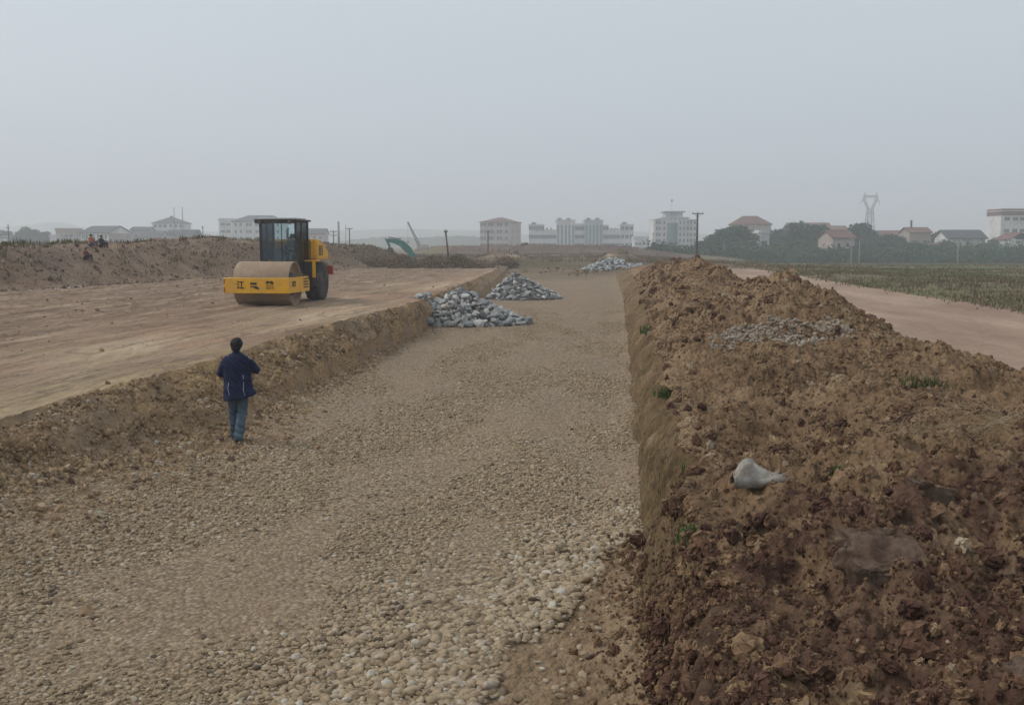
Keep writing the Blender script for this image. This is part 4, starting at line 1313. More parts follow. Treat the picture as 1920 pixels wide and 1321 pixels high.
def walking_man():
    X, Y = -4.52, 16.1
    root = empty('person', (X, Y, HH(X, Y) + .015), math.radians(3),
                 'person in navy jacket and blue jeans seen from behind, walking on the gravel', 'person')
    # pose: facing +y (away); left is -x
    hipL, hipR = Vector((-.095, 0, .90)), Vector((.095, 0, .90))
    kneeL, ankL = Vector((-.105, .10, .50)), Vector((-.10, .16, .10))
    kneeR, ankR = Vector((.055, .03, .49)), Vector((.015, -.13, .13))
    shL, shR = Vector((-.18, .0, 1.375)), Vector((.18, .0, 1.375))
    elL, wrL = Vector((-.275, .03, 1.13)), Vector((-.13, .25, 1.10))
    elR, wrR = Vector((.285, .08, 1.18)), Vector((.14, .27, 1.27))
    b = MB()
    b.ellipsoid((0, .01, .95), (.155, .105, .13)); b.ellipsoid((0, 0, 1.12), (.135, .095, .18)); b.ellipsoid((0, 0, 1.30), (.17, .105, .16))
    caps(b, [shL * .9, (0, 0, 1.38), shR * .9], [.035, .06, .035])
    caps(b, [(0, 0, 1.40), (0, .015, 1.53)], [.062, .055])
    b.ellipsoid((0, .025, 1.60), (.072, .092, .105)); b.ellipsoid((0, .055, 1.545), (.05, .06, .05))      # skull, jaw
    b.ellipsoid((0, .118, 1.585), (.012, .02, .022))                                                        # nose
    for s in (-1, 1):
        b.ellipsoid((s * .076, .02, 1.59), (.010, .018, .030)); b.ellipsoid((s * .03, .10, 1.61), (.016, .012, .009))
    b.ellipsoid((0, .108, 1.545), (.024, .012, .008))
    for s, e, w_ in ((shL, elL, wrL), (shR, elR, wrR)): caps(b, [s, e, w_], [.048, .04, .027])
    hand(b, wrL, (.75, .6, .05), (-.3, .3, .9)); hand(b, wrR, (-.6, .6, .25), (.3, .2, .9))
    for h, k, a in ((hipL, kneeL, ankL), (hipR, kneeR, ankR)): caps(b, [h, k, a], [.075, .052, .035])
    link('body', remesh(b, .006, 2), M['skin'], root)
    # hair
    h = MB(); h.ellipsoid((0, .005, 1.622), (.100, .110, .096)); h.ellipsoid((0, -.04, 1.565), (.078, .062, .075)); h.ellipsoid((.01, .0, 1.66), (.075, .08, .065))
    for s in (-1, 1): h.ellipsoid((s * .066, .01, 1.60), (.022, .05, .05))
    def hd(v, n):
        return v + n * (.006 * math.sin(v.x * 140 + v.z * 60) * math.cos(v.y * 120 + v.z * 90))
    link('hair', remesh(h, .007, 1, hd), M['hair'], root)
    # jeans: loose and slightly creased, legs reach the shoes
    j = MB()
    j.ellipsoid((0, .005, .90), (.175, .125, .13)); j.ellipsoid((0, -.02, .82), (.165, .12, .10))
    caps(j, [hipL, kneeL, ankL + Vector((0, -.01, -.03))], [.105, .078, .072]); caps(j, [hipR, kneeR, ankR + Vector((0, -.01, -.05))], [.105, .080, .078])
    def jd(v, n):
        if v.z < .62: return v + n * (.008 * math.sin(v.z * 62 + v.x * 25) * (1 if v.z < .3 or .42 < v.z < .56 else .3))
        return v
    link('jeans', remesh(j, .010, 3, jd), M['denim'], root)
    for a, dz, pt in ((ankL, -.0, .0), (ankR, .0, .0)):
        s = MB(); zz = .035 if a is ankL else .045
        caps(s, [(a.x, a.y - .05, zz + .01), (a.x, a.y + .06, zz), (a.x, a.y + .18, zz - .005)], [.043, .045, .038]); s.box(a.x - .04, a.x + .04, a.y - .09, a.y + .20, zz - .045, zz - .02, bev=.01); s.ellipsoid((a.x, a.y, zz + .04), (.042, .05, .05))
        link('shoe', remesh(s, .007, 2), M['shoe'], root)
    # jacket: hangs loose, flares at the hem, right side blown open
    c = MB()
    def ring(z, cx, rx, ry, cy=0): return (z, cx, rx, ry, cy)
    rings = [(1.475, .0, .07, .065, .005), (1.45, 0, .12, .085, 0), (1.41, 0, .195, .11, 0), (1.35, 0, .225, .128, 0), (1.25, -.0, .225, .14, 0), (1.12, .0, .222, .145, .0), (1.0, .008, .228, .15, .0), (.88, .016, .242, .16, -.01), (.78, .030, .262, .17, -.015), (.73, .036, .268, .172, -.02)]
    n = 40; vs = []; fs = []
    for z, cx, rx, ry, cy in rings:
        for q in range(n):
            t = 2 * PI * q / n
            x = cx + rx * math.copysign(abs(math.cos(t)) ** .85, math.cos(t)); y = cy + ry * math.copysign(abs(math.sin(t)) ** .85, math.sin(t))
            fold = (1.45 - z) * .012 * math.sin(6 * t + z * 3)
            zz = z
            if z < .80: zz = z + (.055 if x > .16 else 0) - (.03 if x < -.05 else 0)
            vs.append((x * (1 + fold), y * (1 + fold), zz))
    for i in range(len(rings) - 1):
        for q in range(n): fs.append((i * n + q, i * n + (q + 1) % n, (i + 1) * n + (q + 1) % n, (i + 1) * n + q))
    fs.append(tuple(range(n))); fs.append(tuple((len(rings) - 1) * n + q for q in range(n))[::-1])
    c.add(vs, fs, True)
    caps(c, [shL + Vector((.03, 0, -.02)), elL, wrL + Vector((-.02, -.03, 0))], [.082, .078, .052]); caps(c, [shR + Vector((-.03, 0, -.02)), elR, wrR + Vector((.02, -.03, -.01))], [.082, .080, .052])
    caps(c, [(-.03, -.02, 1.47), (0, -.025, 1.475), (.03, -.02, 1.47)], [.04, .045, .04])
    def cd(v, n_):
        return v + n_ * (.008 * math.sin(v.z * 34 + v.x * 22 + 1.3 * math.sin(v.x * 19)) * math.cos(v.x * 17 + v.y * 20) + .004 * math.sin(v.z * 80 + v.x * 60))
    jk = link('jacket', remesh(c, .010, 3, cd), M['navy'], root)
    for pth in ([(-.115, 1.0), (-.125, .90), (-.10, .80), (-.085, .72)], [(.12, 1.12), (.13, .98), (.125, .88), (.155, .79)], ):
        p = MB(); pts = []
        dg = jk.data
        for x, z in pth:
            best = min(dg.vertices, key=lambda v: (v.co.x - x) ** 2 * 4 + (v.co.z - z) ** 2 * 4 + (0 if v.co.y < 0 else 1))
            pts.append((x, best.co.y - .004, z))
        p.tube(pts, .0042, 6); p.build('piping', M['piping'], jk)
    return root


walking_man()


def crouched(name_px, topcol, legcol, label, Y, s=1.0, low=False):
    px, py = name_px
    x, y, z = P(px, py, Y)
    z = HH(x, y)
    root = empty('person', (x, y, z - .02), math.radians(70), label, 'person', 'people resting on the far earth ridge')
    b = MB()
    caps(b, [(-.08 * s, 0, .18 * s), (0, 0, .45 * s), (0, -.03, .62 * s)], [.12 * s, .13 * s, .07 * s]); b.ellipsoid((0, -.05, .76 * s), (.075 * s, .085 * s, .10 * s))
    for q in (-1, 1):
        caps(b, [(q * .15 * s, 0, .56 * s), (q * .24 * s, -.14 * s, .38 * s), (q * .10 * s, -.33 * s, .40 * s)], [.055 * s, .045 * s, .035 * s])
        hand(b, (q * .10 * s, -.33 * s, .40 * s), (-.3 * q, -.9, 0), (0, 0, 1), s)
        caps(b, [(q * .10 * s, .02, .14 * s), (q * .14 * s, -.38 * s, .38 * s), (q * .13 * s, -.42 * s, .0)], [.085 * s, .06 * s, .045 * s])
        caps(b, [(q * .13 * s, -.42 * s, .02 * s), (q * .13 * s, -.56 * s, .02 * s)], [.045 * s, .035 * s])
    link('body', remesh(b, .012, 2), M['skin'], root)
    t = MB(); caps(t, [(0, 0, .16 * s), (0, 0, .42 * s), (0, -.02, .57 * s)], [.15 * s, .165 * s, .12 * s])
    for q in (-1, 1): caps(t, [(q * .15 * s, 0, .56 * s), (q * .24 * s, -.14 * s, .38 * s), (q * .14 * s, -.28 * s, .39 * s)], [.07 * s, .06 * s, .05 * s])
    link('shirt', remesh(t, .014, 2), topcol, root)
    l = MB()
    for q in (-1, 1): caps(l, [(q * .10 * s, .02, .15 * s), (q * .14 * s, -.38 * s, .39 * s), (q * .13 * s, -.42 * s, .06)], [.105 * s, .08 * s, .06 * s])
    link('trousers', remesh(l, .014, 2), legcol, root)
    h = MB(); h.ellipsoid((0, -.035, .79 * s), (.088 * s, .095 * s, .09 * s)); link('hair', remesh(h, .012, 1), M['hair'], root)


M['orange_cloth'] = mat('orange_cloth', (.42, .13, .06), .85, var=.3)
M['dark_cloth'] = mat('dark_cloth', (.03, .03, .045), .85, var=.3)
M['grey_cloth'] = mat('grey_cloth', (.12, .12, .14), .85, var=.3)
M['maroon_cloth'] = mat('maroon_cloth', (.16, .04, .03), .85, var=.3)
crouched((171, 470), M['orange_cloth'], M['grey_cloth'], 'person in orange top crouching on the crest of the far earth ridge', 57.5, .85)
crouched((190, 470), M['dark_cloth'], M['dark_cloth'], 'person in dark clothes crouching on the crest beside one in orange', 58.2, .85)
crouched((161, 490), M['maroon_cloth'], M['dark_cloth'], 'person in dark red sitting lower on the slope of the earth ridge', 55.4, .78)


def driver():
    mt = roller.matrix_basis.copy()
    loc = Matrix.Translation(roller.location) @ Matrix.Rotation(roller.rotation_euler.z, 4, 'Z') @ Vector((.13, 2.12, 1.74))
    root = empty('person', loc, roller.rotation_euler.z, 'person in dark clothes sitting at the wheel inside the road roller cab', 'person')
    b = MB(); caps(b, [(0, .15, .10), (0, .18, .38), (0, .12, .52)], [.12, .13, .06]); b.ellipsoid((0, .10, .66), (.075, .09, .105)); b.ellipsoid((0, .01, .64), (.012, .018, .02))
    caps(b, [(0, .13, .5), (0, .11, .6)], [.05, .05])
    for q in (-1, 1):
        b.ellipsoid((q * .075, .11, .65), (.01, .018, .03)); b.ellipsoid((q * .028, .022, .68), (.014, .012, .008))
        caps(b, [(q * .18, .15, .44), (q * .24, .02, .22), (q * .14 - .02, -.24, .30)], [.05, .04, .028]); hand(b, (q * .14 - .02, -.24, .30), (-.2 * q, -.8, .3), (0, .3, .9))
        caps(b, [(q * .09, .12, .08), (q * .13, -.32, .10), (q * .13, -.42, -.36)], [.08, .06, .045]); caps(b, [(q * .13, -.42, -.44), (q * .13, -.54, -.46)], [.045, .035])
    link('body', remesh(b, .009, 2), M['skin'], root)
    t = MB(); caps(t, [(0, .15, .10), (0, .18, .36), (0, .13, .47)], [.15, .165, .11])
    for q in (-1, 1): caps(t, [(q * .17, .15, .43), (q * .24, .02, .22), (q * .15 - .02, -.17, .28)], [.075, .06, .045])
    link('jacket', remesh(t, .011, 2), M['dark_cloth'], root)
    l = MB()
    for q in (-1, 1): caps(l, [(q * .09, .12, .09), (q * .13, -.32, .11), (q * .13, -.42, -.34)], [.10, .08, .06])
    link('trousers', remesh(l, .011, 2), M['grey_cloth'], root)
    h = MB(); h.ellipsoid((0, .115, .69), (.086, .095, .09)); link('hair', remesh(h, .01, 1), M['hair'], root)


driver()


# ---------------------------------------------------------------- objects lying on the spoil bank
def sheet():
    x, y = 2.30, 9.0
    z = HH(x, y)
    mb = MB(); n = 26
    vs = []; fs = []
    for i in range(n):
        for j in range(n):
            u = i / (n - 1); v = j / (n - 1)
            a = u * 0.50 - .25; b = v * .26 - .13
            zz = .06 + .17 * math.exp(-((u - .28) / .22) ** 2) * math.sin(v * PI) ** .7 + .025 * math.sin(u * 9 + v * 4) * math.sin(v * PI) + .008 * math.sin(u * 23 + v * 17) + .012 * math.sin(v * 14 - u * 6)
            w = .55 + .6 * math.exp(-((u - .3) / .3) ** 2)
            px = x + a; py = y + b * w + .05 * math.sin(u * 5)
            vs.append((px, py, z - .02 + .25 * (min(max(HH(px, py), z - .15), z + .15) - z) + zz * (1 if 0 < j < n - 1 else .0)))
    for i in range(n - 1):
        for j in range(n - 1): fs.append((i * n + j, (i + 1) * n + j, (i + 1) * n + j + 1, i * n + j + 1))
    mb.add(vs, fs, True)
    o = mb.build('plastic_sack', mat('sack_plastic', (.33, .315, .28), .8, col2=(.19, .16, .125), scale=9, bump=.01, bscale=30))
    sld = o.modifiers.new('s', 'SOLIDIFY'); sld.thickness = .006
    tag(o, 'crumpled pale grey plastic sack half buried in the spoil bank', 'sack')


sheet()


def boulder(x, y, s, rs, label, m, rot=(0, 0, 0), dz=0.0):
    from mathutils import noise as mn
    bm = bmesh.new(); bmesh.ops.create_icosphere(bm, subdivisions=5, radius=.5)
    o3 = Vector((rs * 3.7, rs, 0))
    for v in bm.verts:
        d = v.co.normalized()
        p = Vector([math.copysign(abs(c) ** .62, c) for c in d]) * .5
        p.z = min(p.z, .22 + .10 * mn.noise(d * 1.6 + o3))
        p = Vector((p.x * s[0], p.y * s[1], p.z * s[2]))
        q = mn.fractal(d * 1.5 + o3, 1.0, 2.0, 3) * .16 - abs(mn.noise(d * 3.1 + o3)) * .12
        p *= 1 + q
        p += d * (mn.fractal(p * 12 + o3, .6, 2.1, 5) * .022 + abs(mn.noise(p * 6 + o3)) * -.05 + (mn.cell(p * 7 + o3) - .5) * .012)
        v.co = p
    me = bpy.data.meshes.new('clay_block'); bm.to_mesh(me); bm.free()
    me.polygons.foreach_set('use_smooth', [True] * len(me.polygons))
    o = link('clay_block', me, m); o.location = (x, y, HH(x, y) + dz); o.rotation_euler = rot
    tag(o, label, 'clay block')


def mat_block():
    k = NB('clay_block')
    c = k.ramp(k.noise(3, 8, .68, dist=.4), [(.36, (.105, .062, .044)), (.48, (.19, .128, .09)), (.62, (.25, .18, .13))])
    s = k.ramp(k.noise(22, 7, .75), [(.3, .7), (.55, 1.0), (.8, 1.15)])
    return k.done(k.mix(1.0, c, s, 'MULTIPLY'), .95, k.noise(9, 10, .75), .06)


M['block'] = mat_block()
boulder(2.48, 6.45, (.56, .46, .46), 71, 'large smooth pinkish grey clay block in the near spoil bank', M['block'], (.42, -.12, .25), .0)
boulder(2.72, 6.98, (.78, .26, .26), 72, 'flat pale slab of clay lying behind the large clay block', M['block'], (.1, .1, -.15), .0)
boulder(2.0, 5.1, (.30, .24, .2), 73, 'small rounded brown clay block below the large pinkish one', M['block'], (0, .2, 1.0), .0)
boulder(3.15, 5.6, (.42, .32, .26), 74, 'dull red clay block right of the large pinkish block', M['block'], (.2, 0, .8), -.02)
boulder(3.45, 8.0, (.50, .32, .40), 75, 'upright clay block beside the dark hollow in the spoil bank', M['block'], (0, .3, .4), -.02)
boulder(2.55, 4.55, (.38, .26, .2), 76, 'clay block at the very bottom edge of the picture', M['block'], (0, .1, 2.0), -.02)


def weed(x, y, z, s, n, label, hgt=.22, rs=1, m='weed', name='weed_tuft'):
    root_z = z
    o = blades(name, np.full(n, x) + np.random.default_rng(rs).normal(0, s, n), np.full(n, y) + np.random.default_rng(rs + 1).normal(0, s, n), np.full(n, root_z - .02),
               hgt, .016, 5, M[m], label, 'weed', spread=.02, lean=.9, kind=None, rs=rs, off=(x, y, root_z))
    return o


def wall_pt(y, t):
    Y = np.array([y]); a = xRB(Y)[0]; b = xRT(Y)[0]
    zb = H_bed(np.array([a]), Y)[0]; zt = H_heap(np.array([b]), Y)[0]
    return a + (b - a) * t, y, zb + (zt - zb) * t ** .75


for i, (yy, t, s, n, h, lb) in enumerate((
        (8.2, .85, .06, 60, .13, 'bright green weed tuft nearest the camera at the top of the trench wall'),
        (10.6, .85, .05, 22, .10, 'second green weed tuft along the trench wall'),
        (15.6, .85, .08, 50, .18, 'leafy green weed on the trench wall near the gravel edge'),
        (27.0, .8, .14, 40, .25, 'farthest small green weed clump on the trench wall'))):
    x, y, z = wall_pt(yy, t)
    weed(x, y, z, s, n, lb, h, 50 + i * 3)
weed(5.6, 13.4, HH(5.6, 13.4), .16, 60, 'grey green weed patch in the middle of the spoil bank', .16, 81, 'olive')
weed(3.1, 9.0, HH(3.1, 9.0), .06, 24, 'small dark weed between clods on the near spoil bank', .10, 84)


# ---------------------------------------------------------------- buildings
def wallmat(name, col, dirt=.25, s=.25):
    k = NB(name)
    a = k.ramp(k.noise(s, 6, .65), [(.35, 1 - dirt), (.65, 1.0)])
    b = k.ramp(k.noise(1.0, 6, .7, k.vec(1.2, 1.2, .15)), [(.35, 1 - dirt), (.6, 1.0)])
    c = k.mix(1.0, k.mix(1.0, col, a, 'MULTIPLY'), b, 'MULTIPLY')
    return k.done(c, .9)


M['w_white'] = wallmat('white_wall', (.76, .75, .72)); M['w_cream'] = wallmat('cream_wall', (.50, .44, .36)); M['w_grey'] = wallmat('grey_wall', (.36, .36, .36))
M['w_pink'] = wallmat('pinkish_wall', (.52, .42, .37)); M['w_tan'] = wallmat('tan_wall', (.38, .31, .24)); M['w_pale'] = wallmat('pale_blue_wall', (.52, .57, .58))
M['r_red'] = wallmat('red_tile_roof', (.20, .105, .085)); M['r_grey'] = wallmat('grey_tile_roof', (.10, .105, .11)); M['r_brown'] = wallmat('brown_tile_roof', (.24, .155, .12))
M['trim'] = wallmat('pale_trim', (.60, .60, .58), .15); M['win'] = mat('window_glass', (.035, .045, .055), .15, var=.3, spec=.6)
M['green_glass'] = mat('green_tinted_glass', (.10, .20, .19), .15, var=.25, spec=.6); M['sign_red'] = mat('shop_front_red', (.24, .10, .10), .8, var=.3)

_wc = {}


def window_pair(w, h, gm='win'):
    """shared meshes: frame with sill, recessed pane"""
    key = (round(w, 2), round(h, 2), gm)
    if key in _wc: return _wc[key]
    f = MB(); t = .09
    f.box(-w / 2, -w / 2 + t, -.06, .02, 0, h); f.box(w / 2 - t, w / 2, -.06, .02, 0, h)
    f.box(-w / 2 + t, w / 2 - t, -.06, .02, 0, t); f.box(-w / 2 + t, w / 2 - t, -.06, .02, h - t, h); f.box(-w / 2 - .12, w / 2 + .12, -.22, -.062, -.14, 0)
    if w > 1.1: f.box(-.04, .04, -.055, .02, t, h - t)
    fm = f.mesh('window'); fm.materials.append(M['trim'])
    p = MB(); p.box(-w / 2 + .02, w / 2 - .02, -.03, .03, .02, h - .02); pm = p.mesh('pane'); pm.materials.append(M[gm])
    _wc[key] = (fm, pm); return _wc[key]


def add_window(root, x, y, z, w, h, rz=0.0, gm='win', panes=True):
    fm, pm = window_pair(w, h, gm)
    o = bpy.data.objects.new('window', fm); COL.objects.link(o); o.parent = root; o.location = (x, y, z); o.rotation_euler = (0, 0, rz)
    q = bpy.data.objects.new('pane', pm); COL.objects.link(q); q.parent = o


def windows(root, W, D, z0, fh, floors, xs, w=1.5, h=1.5, sides='f', gm='win', sill=.95, skip=()):
    for k in range(floors):
        for i, x in enumerate(xs):
            if (k, i) in skip: continue
            add_window(root, x * W, 0, z0 + k * fh + sill, w, h, 0, gm)
        if 'r' in sides:
            for yy in (.3, .7): add_window(root, W, D * yy, z0 + k * fh + sill, w * .9, h, PI / 2, gm)
        if 'l' in sides:
            for yy in (.3, .7): add_window(root, 0, D * yy, z0 + k * fh + sill, w * .9, h, -PI / 2, gm)


def roof(root, W, D, z, h, kind, m, over=.5, inset=None, x0=0, name='roof'):
    r = MB(); o = over
    if kind == 'hip':
        i = inset if inset is not None else D / 2
        vs = [(x0 - o, -o, z), (x0 + W + o, -o, z), (x0 + W + o, D + o, z), (x0 - o, D + o, z), (x0 + i, D / 2, z + h), (x0 + W - i, D / 2, z + h),
              (x0 - o, -o, z - .25), (x0 + W + o, -o, z - .25), (x0 + W + o, D + o, z - .25), (x0 - o, D + o, z - .25)]
        fs = [(0, 1, 5, 4), (1, 2, 5), (2, 3, 4, 5), (3, 0, 4), (6, 7, 1, 0), (7, 8, 2, 1), (8, 9, 3, 2), (9, 6, 0, 3), (9, 8, 7, 6)]
        r.add(vs, fs)
    elif kind == 'gable':
        r.prism([(-o, z - .15), (D / 2, z + h), (D + o, z - .15), (D + o, z + .12), (D / 2, z + h + .3), (-o, z + .12)], x0 - o, x0 + W + o, 'x')
    elif kind == 'gable_y':
        r.prism([(x0 - o, z - .15), (x0 + W / 2, z + h), (x0 + W + o, z - .15), (x0 + W + o, z + .12), (x0 + W / 2, z + h + .3), (x0 - o, z + .12)], -o, D + o, 'y')
    elif kind == 'flat':
        r.box(x0 - .35, x0 + W + .35, -.35, D + .35, z + .002, z + .3); r.box(x0 - .1, x0 + W + .1, -.1, .1, z + .302, z + 1.0); r.box(x0 - .1, x0 + W + .1, D - .1, D + .1, z + .302, z + 1.0)
        r.box(x0 - .1, x0 + .1, .1, D - .1, z + .302, z + 1.0); r.box(x0 + W - .1, x0 + W + .1, .1, D - .1, z + .302, z + 1.0)
    elif kind == 'barrel':
        pl = [(-o, z), (D * .12, z + h * .55), (D * .3, z + h * .9), (D * .5, z + h), (D * .7, z + h * .9), (D * .88, z + h * .55), (D + o, z)]
        r.prism(pl, x0 - o, x0 + W + o, 'x')
    return r.build(name, m, root)


def house(px0, px1, eave_y, ridge_y, Y, floors, label, wall='w_white', rkind='gable', rm='r_grey', D=9, xs=None, rz=0.0, sides='fr', w=1.5, h=1.5, base=None,
          name='house', cat='house', group=None, gm='win', belts=False, over=.5, gable_wall=True, fh=None, inset=None):
    x0, _, ze = P(px0, eave_y, Y); x1, _, _ = P(px1, eave_y, Y); _, _, zr = P(px0, ridge_y, Y)
    W = (x1 - x0)
    zb = (HH(x0 + W / 2, Y) if base is None else base) - .1
    root = empty(name, (x0, Y, zb), rz, label, cat, group)
    Hw = ze - zb
    b = MB(); b.box(0, W, 0, D, -1.0, Hw)
    if rkind == 'gable' and gable_wall: b.prism([(0.02, Hw - .01), (D / 2, Hw + zr - ze - .05), (D - .02, Hw - .01)], .01, .3, 'x'); b.prism([(0.02, Hw - .01), (D / 2, Hw + zr - ze - .05), (D - .02, Hw - .01)], W - .3, W - .01, 'x')
    b.build('wall', M[wall], root)
    fh = fh or Hw / floors
    if belts:
        q = MB()
        for k in range(1, floors): q.box(-.08, W + .08, -.08, .0, Hw - k * fh - .12, Hw - k * fh + .12)
        q.build('belt_course', M['trim'], root)
    if rkind: roof(root, W, D, Hw, max(.3, zr - ze), rkind, M[rm], over=over, inset=inset)
    if xs is None:
        n = max(1, int(W / 3.4)); xs = [(i + .5) / n for i in range(n)]
    windows(root, W, D, Hw - floors * fh, fh, floors, xs, w, h, sides, gm)
    return root, W, Hw, fh


# left side, behind the ridge
r, W, Hw, fh = house(104, 140, 432, 427, 430, 2, 'small beige two storey house left of the long grey roofed house', 'w_tan', 'flat', 'w_tan', D=8, xs=(.25, .55, .8), w=1.6, h=1.7)
r, W, Hw, fh = house(93, 104, 444, 441, 425, 1, 'tiny white annex at the left end of the beige house', 'w_white', 'flat', 'trim', D=6, xs=(.5,), base=1)
r, W, Hw, fh = house(152, 216, 436.5, 424.5, 400, 2, 'long white house with grey roof and tan gable wall at its right', 'w_white', 'gable', 'r_grey', D=13, xs=(.08, .2, .32, .44, .63, .78, .9), w=1.4, h=2.0, rz=math.radians(-20))
g = MB(); g.box(W + .003, W + .05, .2, 12.8, -.5, Hw - .15); g.build('gable_wall', M['w_tan'], r)
r, W, Hw, fh = house(245, 278, 431, 426, 450, 2, 'grey blue house with flat ridge right of the tan gable', 'w_grey', 'gable', 'r_grey', D=8, xs=(.3, .7))
r, W, Hw, fh = house(262, 302, 445, 433, 440, 1, 'low grey house with wide dark roof beside the grey blue house', 'w_grey', 'gable', 'r_grey', D=10, xs=(.3, .7))
r, W, Hw, fh = house(285, 343, 418, 407, 520, 4, 'pale four storey block with hipped roof and two thin masts in front', 'w_white', 'hip', 'r_grey', D=13, xs=(.1, .26, .42, .6, .76, .92), w=1.6, h=1.6, name='apartment_building', cat='building', belts=True)
p = MB(); p.lathe([(Hw + 3.0, 1.0), (Hw + 3.6, .9), (Hw + 3.9, .1)], 8, 'z', (W / 2, 6.5, 0)); p.build('roof_lantern', M['r_grey'], r)
r, W, Hw, fh = house(314, 364, 442, 430, 400, 1, 'low grey house with rounded roof in front of the four storey block', 'w_pale', 'barrel', 'r_grey', D=9, xs=(.2, .5, .8), w=1.2)
r, W, Hw, fh = house(435, 530, 415, 403, 500, 4, 'long white four storey building partly hidden behind the road roller', 'w_white', 'hip', 'r_grey', D=13, xs=(.07, .17, .3, .36, .48, .54, .66, .78, .9), w=1.3, h=1.7, name='apartment_building', cat='building', belts=True)
r, W, Hw, fh = house(410, 435, 413, 411, 503, 4, 'narrow pale stair wing at the left end of the long white building', 'w_white', 'flat', 'trim', D=10, xs=(.3, .7), w=2.2, h=1.4, name='apartment_building', cat='building')
r, W, Hw, fh = house(570, 608, 438, 429, 450, 2, 'faint white house with low grey roof right of the road roller', 'w_pink', 'gable', 'r_grey', D=10, xs=(.2, .5, .8))

# centre
r, W, Hw, fh = house(900, 957, 416, 407, 480, 4, 'four storey white building with pink hipped roof standing alone', 'w_pink', 'hip', 'r_red', D=22, xs=(.06, .17, .32, .42, .62, .72, .9), w=1.5, h=1.9, name='apartment_building', cat='building', belts=True, rz=math.radians(-15), inset=6)
q = MB(); q.box(.3, W - .3, -.16, -.05, Hw - 4 * fh + .3, Hw - 3 * fh - .9); q.build('shop_front', M['sign_red'], r)


def school():
    Y = 520
    x0, _, zt = P(992, 430, Y); zb = 1.0
    root = empty('school_block', (x0, Y, zb), 0, 'very long pale building with stepped roofline and small dark roof turrets', 'building')
    def X(px): return P(px, 430, Y)[0] - x0
    def Z(py): return P(992, py, Y)[2] - zb
    secs = [(992, 1020, 422, 5), (1020, 1043, 432, 4), (1043, 1078, 414, 0), (1078, 1096, 421, 3), (1096, 1130, 414, 0), (1130, 1141, 423, 2), (1141, 1163, 430, 4), (1163, 1188, 422, 3)]
    fh = 4.4
    for i, (a, b, t, n) in enumerate(secs):
        dpt = 2.0 if i in (2, 4, 0, 7) else 3.0
        w = MB(); w.box(X(a) + .01, X(b) - .01, dpt - 2 - (1.2 if i in (2, 4) else 0), 16, -1, Z(t)); w.box(X(a) - .3, X(b) + .3, dpt - 2.3 - (1.2 if i in (2, 4) else 0), 16.3, Z(t) + .003, Z(t) + .5)
        w.build('wing', M['w_white' if i != 4 else 'w_pale'], root)
        yf = dpt - 2 - (1.2 if i in (2, 4) else 0)
        k = 0
        while .9 + k * fh + 2 < Z(t) - .3:
            if n:
                for q in range(n):
                    add_window(root, X(a) + (X(b) - X(a)) * (q + .5) / n, yf, .9 + k * fh, 1.9, 2.0)
            k += 1
        if not n:
            nb = 5
            for q in range(nb):
                xx = X(a) + (X(b) - X(a)) * (q + .5) / nb
                g = MB(); g.box(xx - .55, xx + .55, yf - .06, yf - .004, 1.0, Z(t) - 2.2); g.build('window', M['green_glass'], root)
    for a, t in ((997, 417), (1046, 409), (1062, 409), (1100, 409), (1117, 409), (1168, 417)):
        tb = Z(424 if t > 415 else 414)
        m = MB(); m.box(X(a) - .0, X(a) + 2.2, 2.5, 4.7, tb, Z(t + 2)); m.build('turret', M['w_grey'], root)
        m = MB(); cx = X(a) + 1.1; m.add([(cx - 1.7, 1.9, Z(t + 2) + .003), (cx + 1.7, 1.9, Z(t + 2) + .003), (cx + 1.7, 5.3, Z(t + 2) + .003), (cx - 1.7, 5.3, Z(t + 2) + .003), (cx, 3.6, Z(t - 1.5))], [(0, 1, 4), (1, 2, 4), (2, 3, 4), (3, 0, 4), (3, 2, 1, 0)])
        m.build('turret_roof', M['r_grey'], root)
    for a in (1024, 1032, 1145, 1153): # small parapet posts
        m = MB(); m.box(X(a), X(a) + .9, .6, 1.5, Z(432 if a < 1100 else 430) + .5, Z(427)); m.build('parapet_post', M['w_grey'], root)


school()
r, W, Hw, fh = house(1189, 1227, 447, 444, 500, 2, 'low pale terrace between the long building and the glass fronted block', 'w_white', 'flat', 'trim', D=9, xs=(.12, .3, .48, .66, .84), w=1.4, h=1.4)


